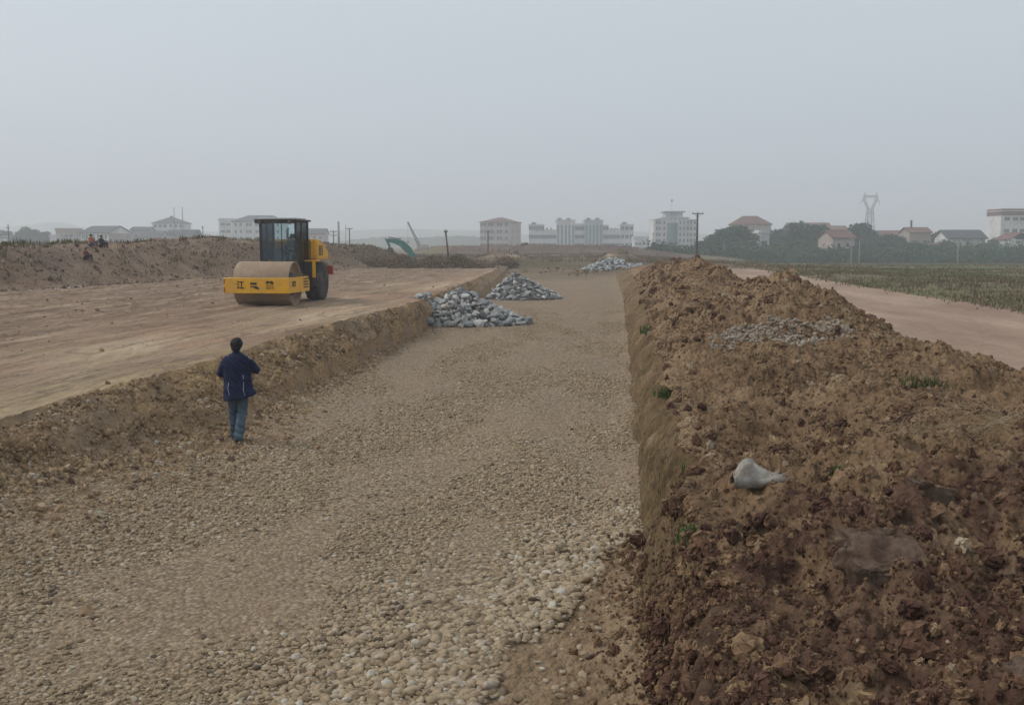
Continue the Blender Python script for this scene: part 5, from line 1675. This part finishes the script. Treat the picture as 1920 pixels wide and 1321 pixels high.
def glass_block():
    Y = 420
    x0, _, _ = P(1226, 430, Y); zb = .9
    root = empty('office_building', (x0, Y, zb), 0, 'white six storey block with curved green glass bay and overhanging roof pavilion', 'building')
    def X(px): return P(px, 430, Y)[0] - x0
    def Z(py): return P(1226, py, Y)[2] - zb
    w = MB(); w.box(X(1226), X(1306), 0, 14, -1, Z(412)); w.box(X(1240), X(1290), -.8, -.01, -1, Z(409)); w.box(X(1240), X(1290), .0, 14, Z(412) + .01, Z(409)); w.build('wall', M['w_white'], root)
    q = MB(); q.box(X(1238), X(1292), -1.2, 14.2, Z(409) + .003, Z(407)); q.box(X(1225), X(1307), -.3, 14.3, Z(412) + .02, Z(411)); q.build('cornice', M['trim'], root)
    p = MB(); p.box(X(1250), X(1281), 2, 11, Z(407) + .003, Z(398)); p.build('roof_pavilion', M['w_pale'], root)
    p = MB(); p.box(X(1246), X(1285), .8, 12.2, Z(398) + .003, Z(395.5)); p.build('roof', M['w_grey'], root)
    p = MB(); p.tube([(X(1263), 6, Z(395.5)), (X(1263), 6, Z(376))], .06, 6); p.ellipsoid((X(1263), 6, Z(375)), (.45, .45, .5), nu=10, nv=6); p.build('mast', M['w_grey'], root)
    n = 14; c = (X(1260), -.8); rx = (X(1270) - X(1250)) / 2
    pl = [(c[0] + rx * math.cos(t), c[1] - 1.6 * math.sin(t)) for t in np.linspace(0, PI, n)]
    g = MB(); vs = [(a, b, 1.5) for a, b in pl] + [(a, b, Z(418)) for a, b in pl]; g.add(vs, [(i, i + 1, n + i + 1, n + i) for i in range(n - 1)] + [tuple(range(n))[::-1], tuple(range(n, 2 * n))]); g.build('glass_bay', M['green_glass'], root)
    fh = (Z(412)) / 5
    for k in range(5):
        for px in (1231, 1236, 1244, 1274, 1281, 1288, 1295, 1302):
            front = 1240 < px < 1290
            add_window(root, X(px) + .2, -.82 if front else 0, k * fh + .7, .95, 1.5, 0, 'green_glass')
    b = MB()
    for k in range(1, 5): b.box(X(1271), X(1290), -.95, -.81, k * fh - .15, k * fh + .15)
    b.build('belt_course', M['trim'], root)


glass_block()

# right side village
r, W, Hw, fh = house(1380, 1446, 420, 404, 385, 3, 'large red hip roofed house rising above the big round tree', 'w_cream', 'hip', 'r_red', D=12, base=-2.2, inset=4)
r, W, Hw, fh = house(1394, 1416, 449, 446, 300, 2, 'pale house front showing between trees below the large red roof', 'w_cream', 'flat', 'trim', D=7, xs=(.3, .75), w=1.2, h=1.4, base=-2.3, sides='f')
r, W, Hw, fh = house(1424, 1443, 437, 436, 312, 2, 'narrow white balcony block right of the pale house front', 'w_white', 'flat', 'trim', D=7, xs=(.5,), w=1.8, h=1.3, base=-2.3, sides='f')
r, W, Hw, fh = house(1484, 1560, 428, 418, 430, 2, 'long faint reddish roof above the trees left of the pinkish house', 'w_cream', 'gable', 'r_red', D=12, base=-2)
r, W, Hw, fh = house(1562, 1607, 446, 433, 275, 2, 'pinkish two storey house with red tiled roof at the field edge', 'w_pink', 'gable', 'r_red', D=8, xs=(.28, .68), w=1.1, h=1.3, base=-2.1, sides='f', rz=math.radians(12))
dr = MB(); dr.box(W * .12, W * .5, -.06, .0, .1, 2.6); dr.build('door', M['win'], r)
sh = MB(); sh.box(W * .05, W * .85, -.9, -.07, 3.0, 3.2); sh.build('balcony', M['trim'], r)
r, W, Hw, fh = house(1548, 1590, 431, 424, 360, 2, 'dull brown roof peeking over the pinkish house', 'w_tan', 'gable', 'r_brown', D=9, base=-2)
r, W, Hw, fh = house(1650, 1712, 443, 433, 380, 2, 'long low reddish roof left of the house with a chimney stack', 'w_tan', 'gable', 'r_red', D=10, base=-2)
r, W, Hw, fh = house(1706, 1746, 436, 427, 345, 2, 'red roofed house with a tall thin dark chimney stack', 'w_tan', 'gable', 'r_red', D=9, base=-2, xs=(.28, .7), w=1.5, h=1.3)
c = MB(); c.box(1.9, 2.4, 4.2, 4.7, Hw + .5, Hw + 4.4); c.build('chimney', M['r_grey'], r)
r, W, Hw, fh = house(1778, 1848, 447, 432, 325, 1, 'white walled house with broad dark grey roof', 'w_white', 'gable', 'r_grey', D=11, base=-2, xs=(.15, .82), w=1.6, h=1.4, over=.7)
r, W, Hw, fh = house(1878, 1934, 396, 395, 370, 4, 'white flat topped four storey block with a pink top band at the right edge', 'w_white', 'flat', 'trim', D=11, base=-2, xs=(.2, .48, .72, .95), w=2.0, h=1.4, belts=True, name='apartment_building', cat='building')
q = MB(); q.box(-.05, W + .05, -.16, -.09, Hw - 1.5, Hw + .9); q.box(-.16, -.11, -.05, 11.1, Hw - 1.5, Hw + .9); q.build('top_band', M['r_red'], r)
r, W, Hw, fh = house(1893, 1935, 449, 437, 310, 1, 'small house with faded pink roof below the four storey house', 'w_white', 'gable_y', 'r_red', D=9, base=-2, xs=(.3, .7))
r, W, Hw, fh = house(1735, 1766, 462, 457, 300, 1, 'low shed with bright red roof between trees', 'w_tan', 'gable', 'r_red', D=6, base=-2.1, xs=(.5,))
r, W, Hw, fh = house(0, 20, 446, 442, 430, 1, 'low white walled house at the left edge beside the thin pole', 'w_white', 'gable', 'r_grey', D=7, xs=(.3, .7), base=1)


# ---------------------------------------------------------------- trees
def mat_leaf(name, dark, light):
    k = NB(name)
    oi = k.n.new('ShaderNodeObjectInfo')
    tc = k.n.new('ShaderNodeTexCoord')
    c = k.ramp(k.noise(.9, 6, .7, tc.outputs['Object']), [(.35, dark), (.65, light)])
    hs_ = k.n.new('ShaderNodeHueSaturation'); k.l.new(c, hs_.inputs['Color'])
    mr = k.n.new('ShaderNodeMapRange'); mr.inputs[3].default_value = .7; mr.inputs[4].default_value = 1.35
    k.l.new(oi.outputs['Random'], mr.inputs[0]); k.l.new(mr.outputs[0], hs_.inputs['Value'])
    return k.done(hs_.outputs[0], .75)


M['leaf'] = mat_leaf('tree_foliage', (.012, .044, .020), (.032, .092, .040))
M['leaf2'] = mat_leaf('tree_foliage_pale', (.022, .070, .034), (.046, .114, .052))
M['bark'] = mat('bark', (.11, .085, .06), .9, var=.4, bump=.03, bscale=12)


def crown_mesh(rs, nb=9, leaf=.36, n=2600, rx=1.0, rz=1.0):
    """unit crown: radius 1 in x/y, height 0..2"""
    r = np.random.default_rng(rs)
    cs = []; 
    for i in range(nb):
        a = r.random() * 2 * PI; h = .28 + 1.32 * (i + r.random()) / nb
        d = .66 * math.sqrt(r.random()) * math.sqrt(max(.05, 1 - .85 * ((h - .85) / .85) ** 2))
        cs.append((d * math.cos(a) * rx, d * math.sin(a) * rx, h * rz, r.uniform(.26, .48)))
    w = np.array([c[3] ** 2 for c in cs]); w /= w.sum()
    idx = r.choice(nb, n, p=w)
    C = np.array(cs)[idx]
    d = r.normal(0, 1, (n, 3)); d /= np.linalg.norm(d, axis=1)[:, None]
    rad = C[:, 3] * (1 - .45 * r.random(n) ** 1.6) * (1 + .12 * r.normal(0, 1, n))
    pos = C[:, :3] + d * rad[:, None] * np.array([1, 1, .85])
    e1 = r.normal(0, 1, (n, 3)); e1 /= np.linalg.norm(e1, axis=1)[:, None]
    e2 = np.cross(e1, r.normal(0, 1, (n, 3))); e2 /= np.linalg.norm(e2, axis=1)[:, None]
    s = (leaf * .16 * (.5 + r.random(n)))[:, None]
    V = np.stack([pos - e1 * s, pos + e2 * s * .7, pos + e1 * s, pos - e2 * s * .7], 1).reshape(-1, 3)
    F = np.arange(n * 4).reshape(n, 4)
    return np_mesh('crown', V, F, False)


def trunk_mesh(rs):
    random.seed(rs)
    t = MB(); t.tube([(0, 0, -.15), (.01, 0, .3), (.03, .02, .8), (.0, .03, 1.4)], [.075, .06, .045, .015], 8)
    for i in range(6):
        a = i * 1.1 + random.random(); h = .35 + i * .14
        t.tube([(.01, 0, h), (.2 * math.cos(a), .2 * math.sin(a), h + .22), (.45 * math.cos(a), .45 * math.sin(a), h + .38)], [.035, .022, .008], 6)
    me = t.mesh('trunk'); me.materials.append(M['bark']); return me


crowns = [crown_mesh(60 + i, 11 + i * 2, .42, 4800 + 400 * i) for i in range(5)]
crowns2 = []
for i, c in enumerate(crowns):
    c2 = c.copy(); c.materials.append(M['leaf']); c2.materials.append(M['leaf2']); crowns2.append(c2)
trunks = [trunk_mesh(90 + i) for i in range(3)]


def tree(px, ytop, wpx, Y, label, i=0, base=None, pale=False, group='trees of the village', name='tree', cat='tree', low=False):
    x, _, zt = P(px, ytop, Y)
    zb = HH(x, Y) if base is None else base
    h = zt - zb; R = wpx / FPX * Y / 2 * 1.15
    root = empty(name, (x, Y, zb), i * 1.7, label, cat, group)
    c = bpy.data.objects.new('crown', (crowns2 if pale else crowns)[i % 5]); COL.objects.link(c); c.parent = root
    k0 = .02 if low else .12
    c.location = (0, 0, h * (k0 - .06)); c.scale = (R * 1.12, R * 1.12, h * (1 - k0) / 1.88)
    t = bpy.data.objects.new('trunk', trunks[i % 3]); COL.objects.link(t); t.parent = root; t.scale = (R * .8, R * .8, h * .5)


TR = [
    (1360, 417, 92, 300, 'big round dark tree in front of the large red hip roof', 0, 0),
    (1330, 440, 52, 290, 'lower bushy tree at the left foot of the big round tree', 1, 1),
    (1412, 437, 50, 325, 'tree between the pale house front and the large red roof', 2, 0),
    (1468, 425, 52, 330, 'tree just right of the white balcony block', 3, 1),
    (1518, 415, 74, 300, 'broad domed tree midway between red hip roof and pinkish house', 4, 0),
    (1452, 458, 60, 280, 'low leafy tree below the white balcony block', 1, 1),
    (1545, 442, 44, 290, 'tree touching the left wall of the pinkish house', 2, 1),
    (1622, 413, 58, 320, 'tall tree under the power pylon', 3, 0),
    (1604, 455, 50, 262, 'dark tree in front of the right end of the pinkish house', 0, 0),
    (1662, 438, 66, 300, 'wide tree right of the tree under the pylon', 1, 1),
    (1700, 452, 74, 280, 'spreading tree below the long low reddish roof', 4, 1),
    (1757, 430, 26, 350, 'small round tree right of the chimney house', 2, 0),
    (1738, 468, 48, 262, 'dark low tree in front of the red roofed shed', 3, 0),
    (1790, 460, 62, 285, 'tree hiding the left wall of the dark roofed house', 0, 1),
    (1826, 464, 50, 275, 'tree below the right wall of the dark roofed house', 4, 0),
    (1866, 445, 60, 320, 'tree between the dark roofed house and the four storey house', 1, 0),
    (1436, 444, 50, 315, 'tree filling the gap right of the pale house front', 2, 0),
    (1490, 440, 50, 300, 'darker tree between the domed tree and the balcony block', 4, 0),
    (1500, 462, 60, 268, 'low broad bush in front of the domed tree', 0, 1),
    (1570, 466, 34, 262, 'small bush before the door of the pinkish house', 3, 1),
    (1640, 452, 56, 282, 'bushy tree between the pinkish house and the long low roof', 2, 0),
    (1682, 462, 62, 268, 'low pale green bush in front of the long low roof', 3, 1),
    (1770, 450, 40, 300, 'tree left of the dark roofed house', 1, 0),
    (1850, 456, 46, 300, 'tree touching the right end of the dark roofed house', 3, 1),
    (1885, 470, 60, 262, 'low dark bush near the right edge of the village', 1, 0),
    (1390, 466, 60, 270, 'low bush under the pale house front', 3, 1),
    (1905, 462, 60, 280, 'tree at the right edge in front of the faded pink roof', 2, 1),
    (1255, 456, 62, 330, 'green bushy tree below the glass fronted block', 3, 1),
    (1290, 464, 44, 300, 'low bush right under the tall pole with crossarm', 4, 1),
    (980, 453, 22, 240, 'lone small tree left of the very long pale building', 0, 1),
    (44, 424, 34, 430, 'tallest of the trees at the far left edge', 1, 0),
    (66, 427, 30, 435, 'second tree from the far left, beside the tallest', 2, 0),
    (85, 432, 30, 430, 'rightmost tree of the far left cluster', 3, 0),
    (10, 430, 30, 440, 'tree at the left edge behind the thin pole', 4, 0),
    (28, 440, 40, 415, 'low tree in front of the far left cluster', 0, 1),
]
for i, (px, yt, w, Y, lb, mi, pale) in enumerate(TR):
    tree(px, yt, w, Y, lb, mi, pale=bool(pale))

# continuous undergrowth at the foot of the village trees
n = 1800
u = rng.random(n)
tall_ = np.arange(n) >= 1300
pxs = np.where(tall_, 1330 + u * 640, 1215 + u * 760); Ys = np.where(tall_, rng.uniform(288, 318, n), rng.uniform(238, 285, n))
Xs = (pxs - 960) / FPX * Ys
parts_V = []; parts_F = []; off = 0
Zs = HHv(Xs, Ys)
for i in range(n):
    nl = 90; h = rng.uniform(4.0, 6.6) if tall_[i] else rng.uniform(1.6, 4.6); w = rng.uniform(1.2, 2.8)
    d = np.clip(rng.normal(0, .42, (nl, 3)), -.85, .85); pos = np.stack([Xs[i] + d[:, 0] * w, Ys[i] + d[:, 1] * w, Zs[i] + np.abs(d[:, 2]) * h * 1.2], -1)
    e1 = rng.normal(0, 1, (nl, 3)); e2 = rng.normal(0, 1, (nl, 3)); s = rng.uniform(.08, .22, (nl, 1))
    V = np.stack([pos - e1 * s, pos + e2 * s, pos + e1 * s, pos - e2 * s], 1).reshape(-1, 3)
    parts_V.append(V); parts_F.append(np.arange(nl * 4).reshape(nl, 4) + off); off += nl * 4
o = link('undergrowth', np_mesh('undergrowth', np.concatenate(parts_V), np.concatenate(parts_F)), mat_leaf('undergrowth_foliage', (.022, .054, .024), (.05, .10, .045)))
tag(o, 'continuous low green shrubbery at the foot of the village trees', 'shrubs', kind='stuff')


# ---------------------------------------------------------------- brush heap
def brush(x, y, rx, ry, h, n, label, rs, nl=2600, thick=.022):
    r = np.random.default_rng(rs); random.seed(rs)
    root = empty('brush_heap', (x, y, HH(x, y)), 0, label, 'brush heap')
    mb = MB(); z0 = HH(x, y)
    for i in range(n):
        a = r.random() * 2 * PI; d = math.sqrt(r.random())
        px, py = rx * d * math.cos(a), ry * d * math.sin(a)
        top = h * max(0, 1 - d ** 2) ** .7 * (.74 + .16 * math.sin(px * .9 + rs) + .12 * math.sin(px * 2.3))
        pz = HH(x + px, y + py) - z0 + r.random() * top if i % 5 == 0 else r.random() * top
        a2 = r.random() * 2 * PI; el = r.uniform(-.3, .7); L = r.uniform(.6, 1.8)
        p = Vector((px, py, pz)); dv = Vector((math.cos(a2) * math.cos(el), math.sin(a2) * math.cos(el), math.sin(el)))
        mb.tube([p - dv * L * .4, p + Vector((0, 0, .08)), p + dv * L * .5 + Vector((r.normal(0, .1), r.normal(0, .1), -.05))], [thick * 1.3, thick, thick * .4], 4, smooth=False)
    mb.build('branches', mat('dead_branches', (.24, .17, .125), .9, var=.5), root)
    V = []; 
    a = r.random(nl) * 2 * PI; d = np.sqrt(r.random(nl)); px = rx * d * np.cos(a); py = ry * d * np.sin(a)
    top = h * np.maximum(0, 1 - d ** 2) ** .7 * (.74 + .16 * np.sin(px * .9 + rs) + .12 * np.sin(px * 2.3))
    pos = np.stack([px, py, top * r.random(nl) ** .4], -1)
    e1 = r.normal(0, 1, (nl, 3)); e2 = r.normal(0, 1, (nl, 3)); s = .045
    V = np.stack([pos - e1 * s, pos + e2 * s, pos + e1 * s, pos - e2 * s], 1).reshape(-1, 3)
    me = np_mesh('leaves', V, np.arange(nl * 4).reshape(nl, 4))
    o = link('leaves', me, leafmat('wilted_leaves_%d' % rs, [(.35, (.22, .14, .09)), (.52, (.24, .17, .105)), (.68, (.14, .15, .07))], .5), root)


brush(-8.3, 94, 6.6, 2.0, 1.55, 900, 'long low heap of dead branches and wilted leaves on the graded earth', 5, 15000)
brush(-.9, 104, 1.7, 1.2, .9, 160, 'little isolated brush heap near the start of the far fields', 7, 2200)


# ---------------------------------------------------------------- poles, masts, pylon
M['concrete'] = mat('pole_concrete', (.34, .33, .31), .9, var=.25); M['wood'] = mat('pole_wood', (.11, .085, .065), .9, var=.35)
M['galv'] = mat('galvanised_steel', (.20, .21, .22), .5, metal=.3, var=.2); M['porcelain'] = mat('porcelain', (.45, .42, .38), .4, var=.1)


def pole(px, ytop, Y, label, r=.13, arm=None, arm_dz=.25, m='wood', name='utility_pole', cat='utility pole', lean=0.0, base=None, arms=1, ins=3):
    x, _, zt = P(px, ytop, Y)
    zb = HH(x, Y) if base is None else base
    root = empty(name, (x, Y, zb - .1), 0, label, cat)
    h = zt - zb + .1
    p = MB(); p.tube([(0, 0, -.3), (lean * h * .5, 0, h * .5), (lean * h, 0, h)], [r * 1.15, r, r * .75], 10); p.build('pole', M[m], root)
    if arm:
        for k in range(arms):
            z = h - arm_dz - k * .9
            a = MB(); a.box(lean * z - arm / 2, lean * z + arm / 2, -r - .12, -r - .01, z, z + .13); a.tube([(lean * z - arm * .3, -r - .06, z), (lean * z, -r - .02, z - .5)], .025, 6); a.tube([(lean * z + arm * .3, -r - .06, z), (lean * z, -r - .02, z - .5)], .025, 6)
            ao = a.build('crossarm', M[m], root)
            for q in range(ins):
                xx = lean * z - arm / 2 + .12 + q * (arm - .24) / max(1, ins - 1)
                i_ = MB(); i_.lathe([(z + .13, .03), (z + .2, .06), (z + .24, .04), (z + .3, .06), (z + .34, .02)], 8, 'z', (xx, -r - .065, 0)); i_.build('insulator', M['porcelain'], ao)
    return root


pole(1308, 399, 150, 'tall dark pole with wide crossarm above the spoil bank', .17, 1.75, .18)
pole(915, 431, 200, 'dark pole standing in front of the pink roofed building', .14, .55, .4, ins=2)
pole(655, 427, 220, 'T shaped pole right of the thick grey pole', .14, 1.5, .3)
pole(625, 431, 255, 'pole with double crossarms left of the thick grey pole', .15, 1.9, .5, arms=2)
pole(634.5, 415, 200, 'thick bare grey concrete pole near the road roller', .24, m='concrete', name='concrete_pole', cat='pole')
pole(648, 421, 300, 'faint thin pole between the thick grey and T shaped poles', .10, m='galv')
pole(380, 424, 260, 'dark thin pole left of the long white building', .12, .5, .3, ins=2)
pole(15, 420, 230, 'thin pole near the left edge of the picture', .12, .7, .9, ins=2)
pole(842, 433, 110, 'leaning wooden post with a short cap rising from the brush heap', .10, .42, .12, lean=.10 * -1 + .0, ins=2)
pole(1358, 452, 245, 'short pale post in front of the big round tree', .10, m='concrete', name='concrete_pole', cat='pole')
pole(1597, 446, 190, 'pale slim concrete pole in front of the pinkish house', .10, .9, .35, m='concrete', ins=2)
pole(1612, 450, 215, 'second pale slim pole right of the pinkish house', .10, m='concrete')
pole(1797, 456, 190, 'pale slim pole standing below the dark roofed house', .10, m='concrete')
pole(1225, 436, 330, 'short thin pole left of the glass fronted block', .09, .8, .3, ins=2)
pole(326, 389, 380, 'left one of two tall thin masts before the four storey block', .16, m='galv', name='mast', cat='mast')
pole(341.5, 388, 380, 'right one of two tall thin masts before the four storey block', .18, m='galv', name='mast', cat='mast')


def pylon():
    Y = 600
    x, _, zt = P(1632.5, 362, Y); zb = -2.4
    root = empty('power_pylon', (x, Y, zb), math.radians(8), 'lattice power pylon with a cup shaped head above the tall tree', 'pylon')
    s = Y / FPX
    H1 = zt - zb
    def zz(py): return P(1632, py, Y)[2] - zb
    b = MB(); R = .20
    zw = zz(392)
    lv = [0, zw * .3, zw * .55, zw * .75, zw * .9, zw]
    wd = [3.4, 2.9, 2.4, 2.0, 1.7, 1.5]
    for sx in (-1, 1):
        for sy in (-1, 1): b.tube([(sx * w, sy * w * .7, z) for w, z in zip(wd, lv)], R, 5)
    for i in range(len(lv) - 1):
        for sy in (-1, 1):
            b.tube([(-wd[i], sy * wd[i] * .7, lv[i]), (wd[i + 1], sy * wd[i + 1] * .7, lv[i + 1])], R * .6, 4); b.tube([(wd[i], sy * wd[i] * .7, lv[i]), (-wd[i + 1], sy * wd[i + 1] * .7, lv[i + 1])], R * .6, 4)
            b.tube([(-wd[i + 1], sy * wd[i + 1] * .7, lv[i + 1]), (wd[i + 1], sy * wd[i + 1] * .7, lv[i + 1])], R * .6, 4)
        for sx in (-1, 1):
            b.tube([(sx * wd[i], -wd[i] * .7, lv[i]), (sx * wd[i + 1], wd[i + 1] * .7, lv[i + 1])], R * .6, 4)
    b.build('tower', M['galv'], root)
    h = MB(); z1 = zz(375); z2 = zz(367); z3 = zz(361)
    for sx in (-1, 1):
        for sy in (-.7, .7):
            h.tube([(sx * 1.5, sy, zw), (sx * 4.2, sy, z1), (sx * 3.7, sy, z3)], R * .9, 5)
        h.tube([(sx * .6, 0, zw + .5), (sx * 3.0, 0, z1 + .3), (sx * 2.9, 0, z2)], R * .7, 4)
        for t in np.linspace(0, 1, 5):
            a = Vector((sx * (1.5 + 2.7 * t), 0, zw + (z1 - zw) * t)); c = Vector((sx * (.6 + 2.4 * min(1, t + .15)), 0, zw + .5 + (z1 - zw) * min(1, t + .15)))
            h.tube([a, c], R * .5, 4)
        h.tube([(sx * 4.0, 0, z2), (sx * 5.6, 0, z1 - 1), (sx * 6.2, 0, zz(384))], R * .6, 4); h.tube([(sx * 4.0, 0, z1), (sx * 5.6, 0, z1 - 1)], R * .6, 4)
    h.build('head', M['galv'], root)
    a = MB(); a.tube([(-4.4, 0, z2), (4.4, 0, z2)], R, 5); a.tube([(-4.0, 0, z2 - 1.0), (4.0, 0, z2 - 1.0)], R * .8, 5)
    for t in range(9): a.tube([(-4 + t, 0, z2 - 1.0 * (t % 2)), (-3 + t, 0, z2 - 1.0 * ((t + 1) % 2))], R * .5, 4)
    a.build('crossbeam', M['galv'], root)


pylon()


# ---------------------------------------------------------------- machines in the distance
def excavator():
    Y = 142
    x0, _, _ = P(779, 478, Y)
    zb = HH(x0, Y)
    root = empty('excavator', (x0, Y, zb), 0, 'teal excavator with its bent boom showing above the brush heap', 'excavator')
    def L(px, py):
        a = P(px, py, Y); return (a[0] - x0, a[2] - zb)
    for sy in (-1.1, 1.1):
        t = MB(); t.prism([(-1.9, .25), (-1.6, 0), (1.6, 0), (1.9, .25), (1.9, .55), (1.6, .8), (-1.6, .8), (-1.9, .55)], sy - .28, sy + .28); t.build('track', M['rubber'], root)
    b = MB(); b.box(-1.3, 2.1, -1.2, 1.2, .95, 1.75, bev=.08); b.lathe([(.8, .6), (.96, .6)], 16, 'z'); b.build('upper_body', M['teal'], root)
    c = MB(); c.box(-1.2, .2, -1.25, -.35, 1.76, 2.75, bev=.06); co = c.build('cab', M['teal'], root)
    g = MB(); g.box(-1.215, -1.205, -1.1, -.5, 1.95, 2.6); g.box(-1.0, .0, -1.265, -1.255, 1.95, 2.6); g.build('window', M['win'], co)
    pts = [L(776, 482), L(766, 467), L(755, 457), L(740, 452), L(727, 450)]
    top = []; bot = []
    wd = [.35, .42, .45, .33, .22]
    for i, (a, z) in enumerate(pts):
        q = pts[min(i + 1, 4)]; p = pts[max(i - 1, 0)]; d = Vector((q[0] - p[0], q[1] - p[1])).normalized(); nx, nz = -d.y, d.x
        top.append((a - nx * wd[i], z - nz * wd[i])); bot.append((a + nx * wd[i], z + nz * wd[i]))
    m = MB()
    for i in range(4):
        m.prism([top[i], top[i + 1], bot[i + 1], bot[i]], -.3, .3)
    m.build('boom', M['teal'], root)
    a = MB(); a.prism([L(721, 446), L(727.5, 448.5), L(733, 462), L(729, 463)], -.22, .22); a.build('stick', M['teal'], root)
    k = MB(); e = L(729, 463); k.prism([(e[0], e[1]), (e[0] + .5, e[1] - .1), (e[0] + .9, e[1] - .9), (e[0] + .2, e[1] - 1.3), (e[0] - .3, e[1] - .9)], -.5, .5); k.build('bucket', M['darksteel'], root)
    cy = MB(); p1 = L(764, 474); p2 = L(748, 458.5); cy.tube([(p1[0], -.36, p1[1]), (p2[0], -.36, p2[1])], .09, 8); cy.tube([(L(752, 455)[0], 0, L(752, 455)[1] + .5), (L(729, 448)[0], 0, L(729, 448)[1] + .25)], .08, 8); cy.build('hydraulic_cylinder', M['galv'], root)


excavator()


def crane():
    Y = 250
    x0, _, _ = P(792, 470, Y); zb = HH(x0, Y)
    root = empty('crane', (x0, Y, zb), 0, 'small crane with a thin slanting lattice boom beyond the teal excavator', 'crane')
    def L(px, py):
        a = P(px, py, Y); return Vector((a[0] - x0, 0, a[2] - zb))
    a = L(786, 460); b = L(764.5, 416)
    m = MB(); n = 9
    wv = .32
    for sx, sy in ((-1, -1), (1, -1), (1, 1), (-1, 1)):
        m.tube([a + Vector((sx * wv, sy * wv, 0)), b + Vector((sx * wv * .4, sy * wv * .4, 0))], .07, 4)
    for i in range(n):
        t0 = i / n; t1 = (i + 1) / n; s0 = wv * (1 - .6 * t0); s1 = wv * (1 - .6 * t1); s = 1 if i % 2 else -1
        for sy in (-1, 1): m.tube([a.lerp(b, t0) + Vector((s * s0, sy * s0, 0)), a.lerp(b, t1) + Vector((-s * s1, sy * s1, 0))], .045, 4)
    m.build('boom', M['darksteel'], root)
    c = MB(); c.tube([b, L(765, 452)], .02, 4); c.box(L(765, 452).x - .15, L(765, 452).x + .15, -.15, .15, L(765, 452).z - .5, L(765, 452).z); c.build('hook_cable', M['darksteel'], root)
    k = MB(); k.box(-1.3, 1.6, -1.1, 1.1, .9, 2.2, bev=.08); k.build('cab', paint('pale_machine_paint', (.40, .38, .33), .6), root)
    for sy in (-1.1, 1.1):
        t = MB(); t.prism([(-2, .25), (-1.7, 0), (1.7, 0), (2, .25), (2, .6), (1.7, .88), (-1.7, .88), (-2, .6)], sy - .3, sy + .3); t.build('track', M['rubber'], root)


crane()


# ---------------------------------------------------------------- far hills
def hills(name, Y0, pts, depth, k, m):
    px = np.linspace(pts[0][0], pts[-1][0], 160)
    top = np.interp(px, [p[0] for p in pts], [p[1] for p in pts]) + 1.6 * fbm(px * .02, px * 0, 1.0, 4, k=k)
    X = (px - 960) / FPX * Y0
    Zt = CH + (458 - top) / FPX * Y0
    V = []; n = len(px); m_ = 14
    for j in range(m_):
        t = j / (m_ - 1)
        h = math.sin(t * PI) ** .8
        for i in range(n):
            V.append((X[i] * (1 + t * depth / Y0), Y0 + (t - .5) * depth, -3 + (Zt[i] + 3) * h + (1.2 * math.sin(i * .9 + j * 2.1) * h)))
    F = [(j * n + i, j * n + i + 1, (j + 1) * n + i + 1, (j + 1) * n + i) for j in range(m_ - 1) for i in range(n - 1)]
    o = link(name, np_mesh(name, V, F, True), m); tag(o, kind='structure'); return o


M['hill'] = leafmat('hill_woods', [(.35, (.035, .05, .025)), (.5, (.06, .08, .04)), (.65, (.12, .11, .07))], .01)
hills('hills', 1900, [(-700, 425), (-200, 428), (0, 430), (150, 424), (210, 417), (260, 426), (400, 434), (560, 436), (700, 432), (770, 430), (840, 431), (900, 433), (1000, 441), (1180, 436), (1300, 440), (1500, 443), (1900, 441), (2600, 436)], 500, 130, M['hill'])
hills('hills', 900, [(640, 458), (690, 450), (750, 445), (800, 447), (870, 443), (905, 446), (960, 455), (1000, 460)], 160, 131, M['hill'])

# ---------------------------------------------------------------- haze
hz = MB(); hz.box(-3600, 3600, -120, 3500, -4.6, 56)
hv = bpy.data.materials.new('haze'); hv.use_nodes = True
hn = hv.node_tree.nodes; hn.clear()
ho_ = hn.new('ShaderNodeOutputMaterial'); pv = hn.new('ShaderNodeVolumePrincipled')
pv.inputs['Color'].default_value = (.93, .955, .99, 1)
pv.inputs['Density'].default_value = 0.00110
pv.inputs['Anisotropy'].default_value = 0.25
hv.node_tree.links.new(pv.outputs[0], ho_.inputs['Volume'])
o = hz.build('haze', hv); tag(o, kind='stuff')
